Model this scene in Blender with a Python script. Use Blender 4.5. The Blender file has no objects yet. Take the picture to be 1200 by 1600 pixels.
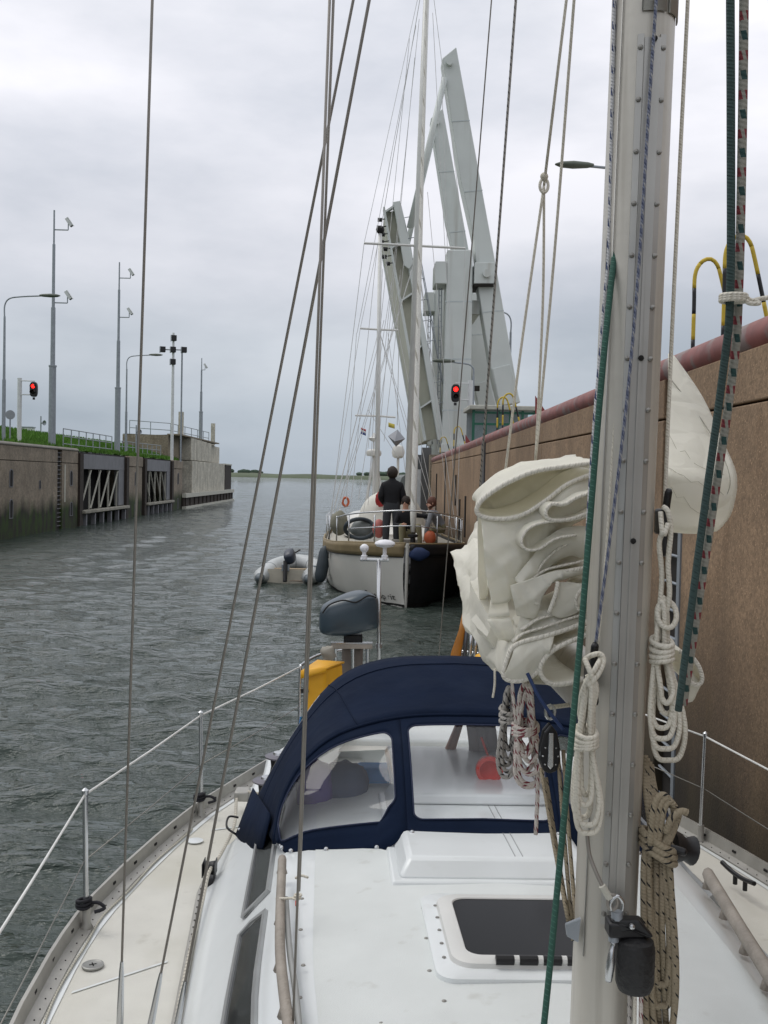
import bpy, bmesh, math, random
import numpy as np
from mathutils import Vector, Matrix, noise as mnoise
random.seed(7); np.random.seed(7)
R = math.radians
scene = bpy.context.scene
COL = scene.collection

# ------------------------------------------------------------------ camera
F_PX, H_CAM = 1617.0, 3.0
ROLL, PITCH, YAW = R(1.2), R(1.88), R(1.24)
fw = Vector((math.sin(YAW)*math.cos(PITCH), math.cos(YAW)*math.cos(PITCH), -math.sin(PITCH)))
r0 = Vector((math.cos(YAW), -math.sin(YAW), 0)); u0 = r0.cross(fw)
rt = r0*math.cos(ROLL)+u0*math.sin(ROLL); up = u0*math.cos(ROLL)-r0*math.sin(ROLL)
CAMP = Vector((0, 0, H_CAM))
cd = bpy.data.cameras.new('camera'); cam = bpy.data.objects.new('camera', cd); COL.objects.link(cam)
m4 = Matrix((rt, up, -fw)).transposed().to_4x4(); m4.translation = CAMP
cam.matrix_world = m4
cd.sensor_fit = 'VERTICAL'; cd.sensor_height = 24.0; cd.lens = 24.0*F_PX/1600.0
cd.clip_start = 0.05; cd.clip_end = 12000
scene.camera = cam

# ------------------------------------------------------------------ sky, sun, exposure
SUN_EL, SUN_AZ = R(58), R(-62)          # azimuth measured from +Y towards +X
w = bpy.data.worlds.new('World'); scene.world = w; w.use_nodes = True
nt = w.node_tree; nt.nodes.clear()
def N(t, k, **kw):
    n = t.nodes.new(k)
    for a, b in kw.items(): setattr(n, a, b)
    return n
out = N(nt, 'ShaderNodeOutputWorld'); bg = N(nt, 'ShaderNodeBackground')
sky = N(nt, 'ShaderNodeTexSky', sky_type='NISHITA', sun_disc=False, sun_elevation=SUN_EL, sun_rotation=SUN_AZ)
sky.air_density = 1.0; sky.dust_density = 3.0
tc = N(nt, 'ShaderNodeTexCoord'); sep = N(nt, 'ShaderNodeSeparateXYZ')
nt.links.new(tc.outputs['Generated'], sep.inputs[0])
rampe = N(nt, 'ShaderNodeValToRGB')
cr_ = rampe.color_ramp; cr_.interpolation = 'EASE'
cr_.elements[0].position = 0.0; cr_.elements[0].color = (.43, .485, .545, 1)
cr_.elements[1].position = 1.0; cr_.elements[1].color = (1.0, 1.0, 1.02, 1)
for p, c in ((.05, (.45, .505, .565)), (.11, (.58, .62, .67)), (.2, (.79, .795, .84)), (.34, (.965, .955, .995)), (.6, (1.0, .995, 1.02))):
    e = cr_.elements.new(p); e.color = (*c, 1)
nt.links.new(sep.outputs['Z'], rampe.inputs[0])
mp = N(nt, 'ShaderNodeMapping'); mp.inputs['Scale'].default_value = (1, 1, 2.6); mp.inputs['Location'].default_value = (9.381, 4.931, 4.894)
nt.links.new(tc.outputs['Generated'], mp.inputs[0])
n1 = N(nt, 'ShaderNodeTexNoise'); n1.inputs['Scale'].default_value = 2.4; n1.inputs['Detail'].default_value = 7; n1.inputs['Roughness'].default_value = .52
nt.links.new(mp.outputs[0], n1.inputs['Vector'])
rn = N(nt, 'ShaderNodeMapRange'); rn.inputs[1].default_value = .36; rn.inputs[2].default_value = .62; rn.inputs[3].default_value = 0; rn.inputs[4].default_value = 1.0
nt.links.new(n1.outputs[0], rn.inputs[0])
cmx = N(nt, 'ShaderNodeMix', data_type='RGBA'); cmx.inputs[6].default_value = (.69, .725, .765, 1); cmx.inputs[7].default_value = (1.05, 1.05, 1.06, 1)
nt.links.new(rn.outputs[0], cmx.inputs[0])
vm = N(nt, 'ShaderNodeVectorMath', operation='MULTIPLY')
nt.links.new(rampe.outputs[0], vm.inputs[0]); nt.links.new(cmx.outputs[2], vm.inputs[1])
mx = N(nt, 'ShaderNodeVectorMath', operation='MULTIPLY_ADD')     # cloud deck + a little of the clear sky behind it
mx.inputs[1].default_value = (.006, .006, .006)
nt.links.new(sky.outputs[0], mx.inputs[0]); nt.links.new(vm.outputs[0], mx.inputs[2])
nt.links.new(mx.outputs[0], bg.inputs['Color']); bg.inputs['Strength'].default_value = 1.0
nt.links.new(bg.outputs[0], out.inputs[0])
sl = bpy.data.lights.new('sun', 'SUN'); sl.energy = 0.9; sl.angle = R(25); sl.color = (1, .97, .92)
so = bpy.data.objects.new('sun', sl); COL.objects.link(so)
sd = Vector((math.sin(SUN_AZ)*math.cos(SUN_EL), math.cos(SUN_AZ)*math.cos(SUN_EL), math.sin(SUN_EL)))
so.rotation_euler = sd.to_track_quat('Z', 'Y').to_euler(); so.location = (-20, 10, 40)
vs = scene.view_settings; vs.view_transform = 'Standard'; vs.look = 'None'; vs.exposure = 0.0; vs.gamma = 1.0
vs.use_curve_mapping = False
scene.cycles.use_denoising = True

# ------------------------------------------------------------------ helpers
def ray(px, py): return fw + rt*((px-600)/F_PX) - up*((py-800)/F_PX)
def PY(px, py, Y): d = ray(px, py); return CAMP + d*(Y/d.y)          # picture point -> world at a distance
def PZ(px, py, z): d = ray(px, py); return CAMP + d*((z-H_CAM)/d.z)  # picture point -> world at a height
def PXX(px, py, x): d = ray(px, py); return CAMP + d*(x/d.x)
def spl(pts, n=6, closed=False):
    p = [Vector(q) for q in pts]; o = []
    L = len(p); rng = L if closed else L-1
    for i in range(rng):
        if closed: a, b, c, d = p[i-1], p[i], p[(i+1) % L], p[(i+2) % L]
        else: a, b, c, d = p[max(i-1, 0)], p[i], p[i+1], p[min(i+2, L-1)]
        for k in range(n):
            t = k/n
            o.append(.5*((2*b)+(c-a)*t+(2*a-5*b+4*c-d)*t*t+(3*b-a-3*c+d)*t**3))
    if not closed: o.append(p[-1].copy())
    return o
def interp(x, xs, ys): return float(np.interp(x, xs, ys))
WL = {}
class MB:
    def __init__(s): s.v = []; s.f = []; s.u = []; s.hasuv = False; s.m = []; s.cm = 0
    def add(s, vs, fs, uv=None):
        o = len(s.v); s.v += [tuple(x) for x in vs]
        for i, f in enumerate(fs):
            s.f.append([o+k for k in f]); s.m.append(s.cm)
            s.u.append(uv[i] if uv else [(0, 0)]*len(f))
        if uv: s.hasuv = True
        return s
    def box(s, c, d, rot=None, top=1.0):
        c = Vector(c); x, y, z = d[0]/2, d[1]/2, d[2]/2
        p = [Vector((a*x*(top if q > 0 else 1), b*y*(top if q > 0 else 1), q*z)) for q in (-1, 1) for a, b in ((-1, -1), (1, -1), (1, 1), (-1, 1))]
        if rot is not None: p = [rot @ k for k in p]
        return s.add([c+k for k in p], [(3, 2, 1, 0), (4, 5, 6, 7), (0, 1, 5, 4), (1, 2, 6, 5), (2, 3, 7, 6), (3, 0, 4, 7)])
    def bb(s, a, b): return s.box([(a[i]+b[i])/2 for i in range(3)], [abs(b[i]-a[i]) for i in range(3)])
    def bar(s, a, b, w_, h_, upv=(0, 0, 1)):
        a, b = Vector(a), Vector(b); d = (b-a); L = d.length; d.normalize(); upv = Vector(upv)
        if abs(d.dot(upv)) > .98: upv = Vector((0, 1, 0))
        x = d.cross(upv).normalized(); z = x.cross(d)
        return s.box((a+b)/2, (w_, L, h_), Matrix((x, d, z)).transposed())
    def tube(s, path, r, seg=8, closed=False, caps=True, flat=None):
        p = [Vector(q) for q in path]; n = len(p)
        rr = r if isinstance(r, (list, tuple)) else [r]*n
        tang = []
        for i in range(n):
            a = p[i-1] if (i > 0 or closed) else p[i]; b = p[(i+1) % n] if (i < n-1 or closed) else p[i]
            t = (b-a); tang.append(t.normalized() if t.length > 1e-9 else Vector((0, 0, 1)))
        ref = Vector((0, 0, 1)) if abs(tang[0].z) < .9 else Vector((0, 1, 0))
        nx = tang[0].cross(ref).normalized(); vs_, uvr, L = [], [], 0
        for i in range(n):
            t = tang[i]; nx = (nx - t*nx.dot(t))
            nx = nx.normalized() if nx.length > 1e-6 else t.orthogonal().normalized()
            ny = t.cross(nx)
            if i: L += (p[i]-p[i-1]).length
            uvr.append(L)
            for k in range(seg):
                a = 2*math.pi*k/seg
                vs_.append(p[i]+nx*(math.cos(a)*rr[i])+ny*(math.sin(a)*rr[i]*(flat or 1)))
        fs, uv = [], []
        for i in range(n if closed else n-1):
            j = (i+1) % n; l2 = uvr[j] if j else L+(p[0]-p[-1]).length
            for k in range(seg):
                k2 = (k+1) % seg
                fs.append((i*seg+k, i*seg+k2, j*seg+k2, j*seg+k))
                uv.append([(k/seg, uvr[i]), ((k+1)/seg, uvr[i]), ((k+1)/seg, l2), (k/seg, l2)])
        if caps and not closed:
            fs.append(tuple(range(seg-1, -1, -1))); uv.append([(0, 0)]*seg)
            fs.append(tuple((n-1)*seg+k for k in range(seg))); uv.append([(0, 0)]*seg)
        return s.add(vs_, fs, uv)
    def rod(s, a, b, r, seg=8, r2=None): return s.tube([a, b], [r, r if r2 is None else r2], seg)
    def lathe(s, c, prof, seg=16, axis=None):
        c = Vector(c); q = Vector((0, 0, 1)).rotation_difference(Vector(axis)) if axis is not None else None
        vs_ = []
        for r_, z in prof:
            for k in range(seg):
                a = 2*math.pi*k/seg; v = Vector((r_*math.cos(a), r_*math.sin(a), z))
                vs_.append(c+(q @ v if q else v))
        n = len(prof); fs = [(i*seg+k, i*seg+(k+1) % seg, (i+1)*seg+(k+1) % seg, (i+1)*seg+k) for i in range(n-1) for k in range(seg)]
        fs += [tuple(range(seg-1, -1, -1)), tuple((n-1)*seg+k for k in range(seg))]
        return s.add(vs_, fs)
    def loft(s, rings, closed=False, cap=False, flip=False):
        n = len(rings[0]); vs_ = [v for r_ in rings for v in r_]; fs, uv = [], []
        for i in range(len(rings)-1):
            for k in range(n if closed else n-1):
                k2 = (k+1) % n
                f = (i*n+k, i*n+k2, (i+1)*n+k2, (i+1)*n+k)
                t = [(k/n, i), ((k+1)/n, i), ((k+1)/n, i+1), (k/n, i+1)]
                fs.append(f[::-1] if flip else f); uv.append(t[::-1] if flip else t)
        if cap:
            a = tuple(range(n)); b = tuple((len(rings)-1)*n+k for k in range(n))
            fs.append(a if flip else a[::-1]); uv.append([(0, 0)]*n); fs.append(b[::-1] if flip else b); uv.append([(0, 0)]*n)
        return s.add(vs_, fs, uv)
    def prism(s, poly, dvec):
        d = Vector(dvec); n = len(poly); a = [Vector(p) for p in poly]
        return s.add(a+[p+d for p in a], [tuple(range(n))[::-1], tuple(range(n, 2*n))]+[(i, (i+1) % n, n+(i+1) % n, n+i) for i in range(n)])
    def ball(s, c, r, seg=12, rg=8, sc=(1, 1, 1)):
        c = Vector(c); pr = [(max(r*math.sin(math.pi*i/rg), 1e-4), -r*math.cos(math.pi*i/rg)) for i in range(rg+1)]
        o = len(s.v); s.lathe((0, 0, 0), pr, seg)
        for i in range(o, len(s.v)): v = s.v[i]; s.v[i] = (c.x+v[0]*sc[0], c.y+v[1]*sc[1], c.z+v[2]*sc[2])
        return s
    def build(s, name, mat, parent=None, smooth=None, bevel=0, solid=0, sub=0, kind=None, label=None):
        V = np.array(s.v, float); lo, hi = V.min(0), V.max(0)
        c = Vector(((lo[0]+hi[0])/2, (lo[1]+hi[1])/2, lo[2]))
        me = bpy.data.meshes.new(name); me.from_pydata([tuple(x) for x in V-np.array(c)], [], s.f)
        mats = mat if isinstance(mat, (list, tuple)) else [mat]
        for m in mats: me.materials.append(m)
        if len(mats) > 1: me.polygons.foreach_set('material_index', s.m)
        if s.hasuv:
            ul = me.uv_layers.new(name='UVMap'); ul.data.foreach_set('uv', [x for f in s.u for t in f for x in t])
        if smooth is None: smooth = 35
        if smooth:
            me.polygons.foreach_set('use_smooth', [True]*len(me.polygons))
            if smooth < 180: me.set_sharp_from_angle(angle=R(smooth))
        me.update()
        o = bpy.data.objects.new(name, me); COL.objects.link(o)
        setloc(o, c, parent)
        if bevel:
            b = o.modifiers.new('bevel', 'BEVEL'); b.width = bevel; b.segments = 2; b.limit_method = 'ANGLE'; b.angle_limit = R(40)
        if solid:
            b = o.modifiers.new('solid', 'SOLIDIFY'); b.thickness = solid; b.offset = 0
        if sub:
            b = o.modifiers.new('sub', 'SUBSURF'); b.levels = sub; b.render_levels = sub
        if kind: o['kind'] = kind
        if label: o['label'] = label
        return o
def setloc(o, c, parent=None):
    WL[o.name] = Vector(c)
    if parent is not None: o.parent = parent; o.location = Vector(c)-WL[parent.name]
    else: o.location = c
def tag(o, label, cat, group=None):
    o['label'] = label; o['category'] = cat
    if group: o['group'] = group
    return o
def thing(name, label, cat, loc, group=None):
    o = bpy.data.objects.new(name, None); COL.objects.link(o); o.empty_display_size = .1
    setloc(o, Vector(loc)); return tag(o, label, cat, group)
def copy_thing(o, delta, label=None, parent=None):
    c = o.copy(); COL.objects.link(c)
    if parent is None:
        c.location = o.location+Vector(delta); WL[c.name] = WL[o.name]+Vector(delta)
        if label: c['label'] = label
    else:
        c.parent = parent; WL[c.name] = WL[o.name]+Vector(delta)
    for ch in [x for x in COL.objects if x.parent == o]: copy_thing(ch, delta, None, c)
    return c
def text_mesh(s, size, align='CENTER'):
    cu = bpy.data.curves.new('txt', 'FONT'); cu.body = s; cu.size = size; cu.align_x = align; cu.resolution_u = 2
    ob = bpy.data.objects.new('txt', cu); COL.objects.link(ob)
    dg = bpy.context.evaluated_depsgraph_get(); me = bpy.data.meshes.new_from_object(ob.evaluated_get(dg))
    vs_ = [v.co.copy() for v in me.vertices]; fs = [tuple(p.vertices) for p in me.polygons]
    bpy.data.objects.remove(ob); bpy.data.curves.remove(cu); bpy.data.meshes.remove(me)
    return vs_, fs

# ------------------------------------------------------------------ materials
def srgb(r, g, b):
    f = lambda c: (c/255/12.92) if c/255 <= .04045 else ((c/255+.055)/1.055)**2.4
    return (f(r), f(g), f(b))
def M(name, col, rough=.5, metal=0.0, var=.12, scale=6.0, bump=0.0, bscale=60.0, spec=.5, coat=0, sheen=0):
    m = bpy.data.materials.new(name); m.use_nodes = True; t = m.node_tree; b = t.nodes['Principled BSDF']
    b.inputs['Roughness'].default_value = rough; b.inputs['Metallic'].default_value = metal
    b.inputs['Specular IOR Level'].default_value = spec; b.inputs['Coat Weight'].default_value = coat
    b.inputs['Sheen Weight'].default_value = sheen
    c = N(t, 'ShaderNodeTexCoord')
    n = N(t, 'ShaderNodeTexNoise'); n.inputs['Scale'].default_value = scale; n.inputs['Detail'].default_value = 6
    t.links.new(c.outputs['Object'], n.inputs['Vector'])
    r_ = N(t, 'ShaderNodeMapRange'); r_.inputs[1].default_value = .3; r_.inputs[2].default_value = .7
    r_.inputs[3].default_value = 1-var; r_.inputs[4].default_value = 1+var*.6
    t.links.new(n.outputs[0], r_.inputs[0])
    v = N(t, 'ShaderNodeVectorMath', operation='SCALE'); v.inputs[0].default_value = col
    t.links.new(r_.outputs[0], v.inputs['Scale']); t.links.new(v.outputs[0], b.inputs['Base Color'])
    if bump:
        n2 = N(t, 'ShaderNodeTexNoise'); n2.inputs['Scale'].default_value = bscale; n2.inputs['Detail'].default_value = 4
        t.links.new(c.outputs['Object'], n2.inputs['Vector'])
        bp = N(t, 'ShaderNodeBump'); bp.inputs['Strength'].default_value = bump; bp.inputs['Distance'].default_value = .02
        t.links.new(n2.outputs[0], bp.inputs['Height']); t.links.new(bp.outputs[0], b.inputs['Normal'])
    return m
def wall_mat(name, dry, wet, z_line, soft, alg=None, streak=.35, fine=30):
    """weathered concrete with a tide band of slime below z_line (world metres)"""
    m = M(name, dry, .85, var=.0); t = m.node_tree; b = t.nodes['Principled BSDF']
    g = N(t, 'ShaderNodeNewGeometry'); sp = N(t, 'ShaderNodeSeparateXYZ'); t.links.new(g.outputs['Position'], sp.inputs[0])
    def nz(scale, stretch=(1, 1, 1), det=5):
        mp_ = N(t, 'ShaderNodeMapping'); mp_.inputs['Scale'].default_value = stretch; t.links.new(g.outputs['Position'], mp_.inputs[0])
        n = N(t, 'ShaderNodeTexNoise'); n.inputs['Scale'].default_value = scale; n.inputs['Detail'].default_value = det; t.links.new(mp_.outputs[0], n.inputs['Vector']); return n.outputs[0]
    def rng(x, a, b_, c, d):
        r_ = N(t, 'ShaderNodeMapRange'); t.links.new(x, r_.inputs[0])
        for i, q in enumerate((a, b_, c, d)): r_.inputs[i+1].default_value = q
        return r_.outputs[0]
    def mixc(fac, a, b_, mode='MIX'):
        k = N(t, 'ShaderNodeMix', data_type='RGBA', blend_type=mode)
        for inp, val in ((k.inputs[0], fac), (k.inputs[6], a), (k.inputs[7], b_)):
            if isinstance(val, (tuple, list)): inp.default_value = (*val[:3], 1)
            elif isinstance(val, float): inp.default_value = val
            else: t.links.new(val, inp)
        return k.outputs[2]
    def mth(op, a, b_):
        k = N(t, 'ShaderNodeMath', operation=op)
        for i, q in enumerate((a, b_)):
            if isinstance(q, float): k.inputs[i].default_value = q
            else: t.links.new(q, k.inputs[i])
        return k.outputs[0]
    base = mixc(rng(nz(.9), .3, .7, 0., 1.), tuple(c*.66 for c in dry), tuple(min(1, c*1.2) for c in dry))
    base = mixc(rng(nz(3.1, (1, 1, .5)), .52, .7, 0., .55), base, tuple(c*k for c, k in zip(dry, (.62, .55, .47))))
    base = mixc(rng(nz(fine, det=3), .35, .7, 0., .75), base, tuple(c*.48 for c in dry))                # aggregate
    base = mixc(rng(nz(fine*2.2, det=2), .62, .7, 0., .6), base, tuple(min(1, c*1.8) for c in dry))
    base = mixc(rng(nz(1.6, (1, 1, .06)), .5, .72, 0., streak), base, tuple(c*.45 for c in dry))        # runs
    zz = mth('ADD', sp.outputs['Z'], mth('MULTIPLY', nz(1.1, (1, 1, .35)), 1.1))
    f = rng(zz, z_line+.55-soft, z_line+.55+soft, 1., 0.)
    wc = wet if alg is None else mixc(rng(nz(2.2, (1, 1, .5)), .4, .62, 0., 1.), wet, alg)
    fin = mixc(f, base, wc)
    t.links.new(fin, b.inputs['Base Color'])
    bp = N(t, 'ShaderNodeBump'); bp.inputs['Strength'].default_value = .3; bp.inputs['Distance'].default_value = .012
    t.links.new(nz(fine*1.6, det=6), bp.inputs['Height']); t.links.new(bp.outputs[0], b.inputs['Normal'])
    return m
def rope_mat(name, base, flecks, period=.05, wid=.22, twist=1.0, bump=.5):
    """braided line: fleck colours run as a spiral along the rope (uv: u around, v metres along)"""
    m = M(name, base, .8, var=.1, scale=30); t = m.node_tree; b = t.nodes['Principled BSDF']
    src = b.inputs['Base Color'].links[0].from_socket
    uv = N(t, 'ShaderNodeUVMap'); sp = N(t, 'ShaderNodeSeparateXYZ'); t.links.new(uv.outputs[0], sp.inputs[0])
    def mth(op, a, b_=0.):
        k = N(t, 'ShaderNodeMath', operation=op)
        for i, q in enumerate((a, b_)):
            if isinstance(q, (float, int)): k.inputs[i].default_value = q
            else: t.links.new(q, k.inputs[i])
        return k.outputs[0]
    for i, fc in enumerate(flecks):
        ph = mth('FRACT', mth('ADD', mth('ADD', mth('DIVIDE', sp.outputs['Y'], period), mth('MULTIPLY', sp.outputs['X'], twist)), i/max(1, len(flecks))))
        u2 = mth('FRACT', mth('ADD', mth('MULTIPLY', sp.outputs['X'], 3.0), mth('DIVIDE', sp.outputs['Y'], period*1.0)))
        fac = mth('MULTIPLY', mth('LESS_THAN', ph, wid), mth('LESS_THAN', u2, .62))
        k = N(t, 'ShaderNodeMix', data_type='RGBA'); t.links.new(fac, k.inputs[0]); t.links.new(src, k.inputs[6]); k.inputs[7].default_value = (*fc, 1)
        src = k.outputs[2]
    t.links.new(src, b.inputs['Base Color'])
    if bump:
        h = mth('SINE', mth('MULTIPLY', mth('ADD', mth('DIVIDE', sp.outputs['Y'], min(period*.45, .008)), mth('MULTIPLY', sp.outputs['X'], 2.0)), 6.283))
        bp = N(t, 'ShaderNodeBump'); bp.inputs['Strength'].default_value = bump; bp.inputs['Distance'].default_value = .0012
        t.links.new(h, bp.inputs['Height']); t.links.new(bp.outputs[0], b.inputs['Normal'])
    return m
def emis(name, col, s):
    m = M(name, col, .4); b = m.node_tree.nodes['Principled BSDF']; b.inputs['Emission Color'].default_value = (*col, 1); b.inputs['Emission Strength'].default_value = s; return m
def clear_mat(name, tint, haze=.12, rough=.06):
    m = bpy.data.materials.new(name); m.use_nodes = True; t = m.node_tree; t.nodes.clear()
    o = N(t, 'ShaderNodeOutputMaterial'); tr = N(t, 'ShaderNodeBsdfTransparent'); tr.inputs[0].default_value = (*tint, 1)
    gl = N(t, 'ShaderNodeBsdfGlossy'); gl.inputs['Roughness'].default_value = rough
    df = N(t, 'ShaderNodeBsdfDiffuse'); df.inputs[0].default_value = (.75, .76, .78, 1)
    lw = N(t, 'ShaderNodeLayerWeight'); lw.inputs[0].default_value = .5; fr = N(t, 'ShaderNodeMapRange'); fr.inputs[1].default_value = .35; fr.inputs[2].default_value = 1.0; fr.inputs[3].default_value = .03; fr.inputs[4].default_value = .35; t.links.new(lw.outputs['Facing'], fr.inputs[0])
    a = N(t, 'ShaderNodeMixShader'); a.inputs[0].default_value = haze
    t.links.new(tr.outputs[0], a.inputs[1]); t.links.new(df.outputs[0], a.inputs[2])
    b = N(t, 'ShaderNodeMixShader'); t.links.new(fr.outputs[0], b.inputs[0]); t.links.new(a.outputs[0], b.inputs[1]); t.links.new(gl.outputs[0], b.inputs[2])
    t.links.new(b.outputs[0], o.inputs[0]); return m

m_wallR = wall_mat('lock_wall_brown', srgb(156, 130, 103), srgb(46, 39, 30), 1.35, .95, srgb(60, 52, 36), .6, 27)
m_wallL = wall_mat('lock_wall_beige', srgb(150, 138, 122), srgb(38, 36, 28), 1.35, .35, srgb(46, 66, 16), fine=9)
m_joint = M('joint_dark', srgb(38, 34, 30), .9)
m_copeR = M('coping_red', srgb(138, 82, 76), .55, var=.3, scale=5)
def patch(m, col, scale, lo, hi, amt=1.0):
    t = m.node_tree; b = t.nodes['Principled BSDF']; src = b.inputs['Base Color'].links[0].from_socket
    g = N(t, 'ShaderNodeNewGeometry'); n = N(t, 'ShaderNodeTexNoise'); n.inputs['Scale'].default_value = scale; n.inputs['Detail'].default_value = 5
    t.links.new(g.outputs['Position'], n.inputs['Vector'])
    r_ = N(t, 'ShaderNodeMapRange'); t.links.new(n.outputs[0], r_.inputs[0])
    for i, q in enumerate((lo, hi, 0, amt)): r_.inputs[i+1].default_value = q
    k = N(t, 'ShaderNodeMix', data_type='RGBA'); t.links.new(r_.outputs[0], k.inputs[0]); t.links.new(src, k.inputs[6]); k.inputs[7].default_value = (*col, 1)
    t.links.new(k.outputs[2], b.inputs['Base Color']); return m
patch(m_copeR, srgb(128, 116, 112), 3.2, .52, .62, .85)
m_conc = wall_mat('pale_concrete', srgb(206, 201, 186), srgb(80, 78, 66), -3, .3, None, .4, 7)
m_concB = wall_mat('beige_concrete', srgb(150, 139, 120), srgb(60, 56, 46), -3, .3, None, .3, 7)
m_steelL = M('painted_steel_grey', srgb(118, 118, 122), .6, var=.15, scale=2)
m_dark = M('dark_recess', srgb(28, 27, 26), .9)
m_dkwood = M('dark_timber', srgb(52, 44, 38), .85, var=.3)
m_pale = M('pale_bar', srgb(190, 188, 176), .7)
m_galv = M('galvanised', srgb(150, 156, 162), .5, .35, var=.12)
m_whitepole = M('white_pole', srgb(212, 214, 214), .5)
m_bridge = M('bridge_paint', srgb(203, 208, 205), .55, var=.07, scale=.7, bump=.05, bscale=3)
patch(m_bridge, srgb(172, 182, 178), .55, .52, .72, .5)
m_bridge2 = M('bridge_paint_underside', srgb(182, 182, 166), .65, var=.14, scale=1)
m_black = M('black_plastic', srgb(24, 24, 26), .45)
m_yellow = M('yellow_paint', srgb(200, 172, 52), .55)
m_green = M('green_frame', srgb(30, 96, 76), .5)
m_red = emis('red_lamp', (1.0, .04, .03), 1.5)
m_redpl = M('red_plate', srgb(130, 50, 48), .6)
m_grassb = M('grass_soil', srgb(74, 112, 36), .95, var=.35, scale=1.2)
m_glassdk = M('dark_glass', srgb(90, 110, 120), .08, spec=.8)
m_ground = M('quay_paving', srgb(150, 146, 138), .9, var=.15)
# ------------------------------------------------------------------ water
def make_water():
    th = list(np.radians(np.concatenate([np.arange(-180, -48, 6.0), np.arange(-48, -26, .8), np.arange(-26, 26, .13), np.arange(26, 48, .8), np.arange(48, 180, 6.0)])))
    rs = [0.0]; r_ = 1.2
    while r_ < 420: rs.append(r_); r_ *= 1.0052
    rs += [480, 600, 800, 1100, 1600, 2500, 4000, 8000]
    rs = np.array(rs[1:]); th = np.array(th); nt_, nr = len(th), len(rs)
    Rr, T = np.meshgrid(rs, th, indexing='ij'); X = Rr*np.sin(T); Y = Rr*np.cos(T); Z = np.zeros_like(X)
    dr = np.gradient(rs)[:, None]
    rg = np.random.RandomState(3)
    for i in range(46):
        lam = .35*(1.085**i); a = rg.normal(.2, .5); k = 2*math.pi/lam
        amp = .0165*min(lam, 1.3)**.8*rg.uniform(.6, 1.2)*(.35 if lam > 3 else .75 if lam > 1.5 else 1)
        fade = np.clip((lam/(3.4*np.maximum(dr, .0023*Rr))-1), 0, 1)
        ph = (X*math.sin(a)+Y*math.cos(a))*k+rg.uniform(0, 6.28)
        Z += amp*fade*(np.sin(ph)+.25*np.sin(2*ph+1))*(.6+.4*np.sin(X*.21+i)*np.cos(Y*.17+i*2))
    vs_ = np.stack([X, Y, Z], -1).reshape(-1, 3)
    mb = MB(); mb.v = [(0, 0, 0)]+[tuple(v) for v in vs_]
    idx = lambda i, j: 1+i*nt_+(j % nt_)
    fs = [(idx(i, j), idx(i, j+1), idx(i+1, j+1), idx(i+1, j)) for i in range(nr-1) for j in range(nt_)]
    fs = [f[::-1] for f in fs]+[(0, idx(0, j+1), idx(0, j)) for j in range(nt_)]
    mb.f = fs; mb.u = []; mb.m = [0]*len(fs)
    m = M('water', (.042, .058, .049), .035, var=.0); t = m.node_tree; b = t.nodes['Principled BSDF']
    b.inputs['IOR'].default_value = 1.33
    g = N(t, 'ShaderNodeNewGeometry')
    prev = None
    for sc, st, dist in ((.8, (.6, 1.8, 1), .16), (2.0, (.6, 2.0, 1), .12), (4.4, (.75, 2.0, 1), .065), (11, (.9, 1.9, 1), .034)):
        mp_ = N(t, 'ShaderNodeMapping'); mp_.inputs['Scale'].default_value = st; mp_.inputs['Rotation'].default_value = (0, 0, .15)
        t.links.new(g.outputs['Position'], mp_.inputs[0])
        n = N(t, 'ShaderNodeTexNoise'); n.inputs['Scale'].default_value = sc; n.inputs['Detail'].default_value = 3; n.inputs['Distortion'].default_value = .5
        t.links.new(mp_.outputs[0], n.inputs['Vector'])
        bp = N(t, 'ShaderNodeBump'); bp.inputs['Strength'].default_value = 1.0; bp.inputs['Distance'].default_value = dist
        t.links.new(n.outputs[0], bp.inputs['Height'])
        if prev: t.links.new(prev, bp.inputs['Normal'])
        prev = bp.outputs[0]
    t.links.new(prev, b.inputs['Normal'])
    return mb.build('water', m, smooth=180, kind='structure')
make_water()

# ------------------------------------------------------------------ far shore
mb = MB(); rows = []
xs = np.linspace(-1900, 1900, 240)
hgt = [6.5+2.2*mnoise.noise((x*.004, 1, 0))+1.6*mnoise.noise((x*.02, 3, 0)) for x in xs]
for k, (dy, f_) in enumerate(((0, 0), (4, .25), (40, .8), (90, 1), (300, .9))):
    rows.append([Vector((x, 1500+dy, max(-.5, h*f_-.3))) for x, h in zip(xs, hgt)])
mb.loft(rows, flip=True).build('far_shore', M('shore_green', srgb(86, 96, 74), .95, var=.25, scale=.02), smooth=180, kind='structure')
mb = MB()
for i in range(420):
    x = random.uniform(-900, 700); y = 1560+random.uniform(0, 60)
    cl = mnoise.noise((x*.006, 5, 0))
    if cl < -.05: continue
    s_ = random.uniform(2, 4.2)*(1+cl*1.6)
    mb.ball((x, y, 7+s_*.4), s_, 6, 4, (1.5, 1, .8))
o = mb.build('far_woodland', M('far_trees', srgb(70, 86, 72), .95, var=.3, scale=.1), smooth=0, kind='stuff')
tag(o, 'low dark green belt of far trees on the horizon', 'woodland')

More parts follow.
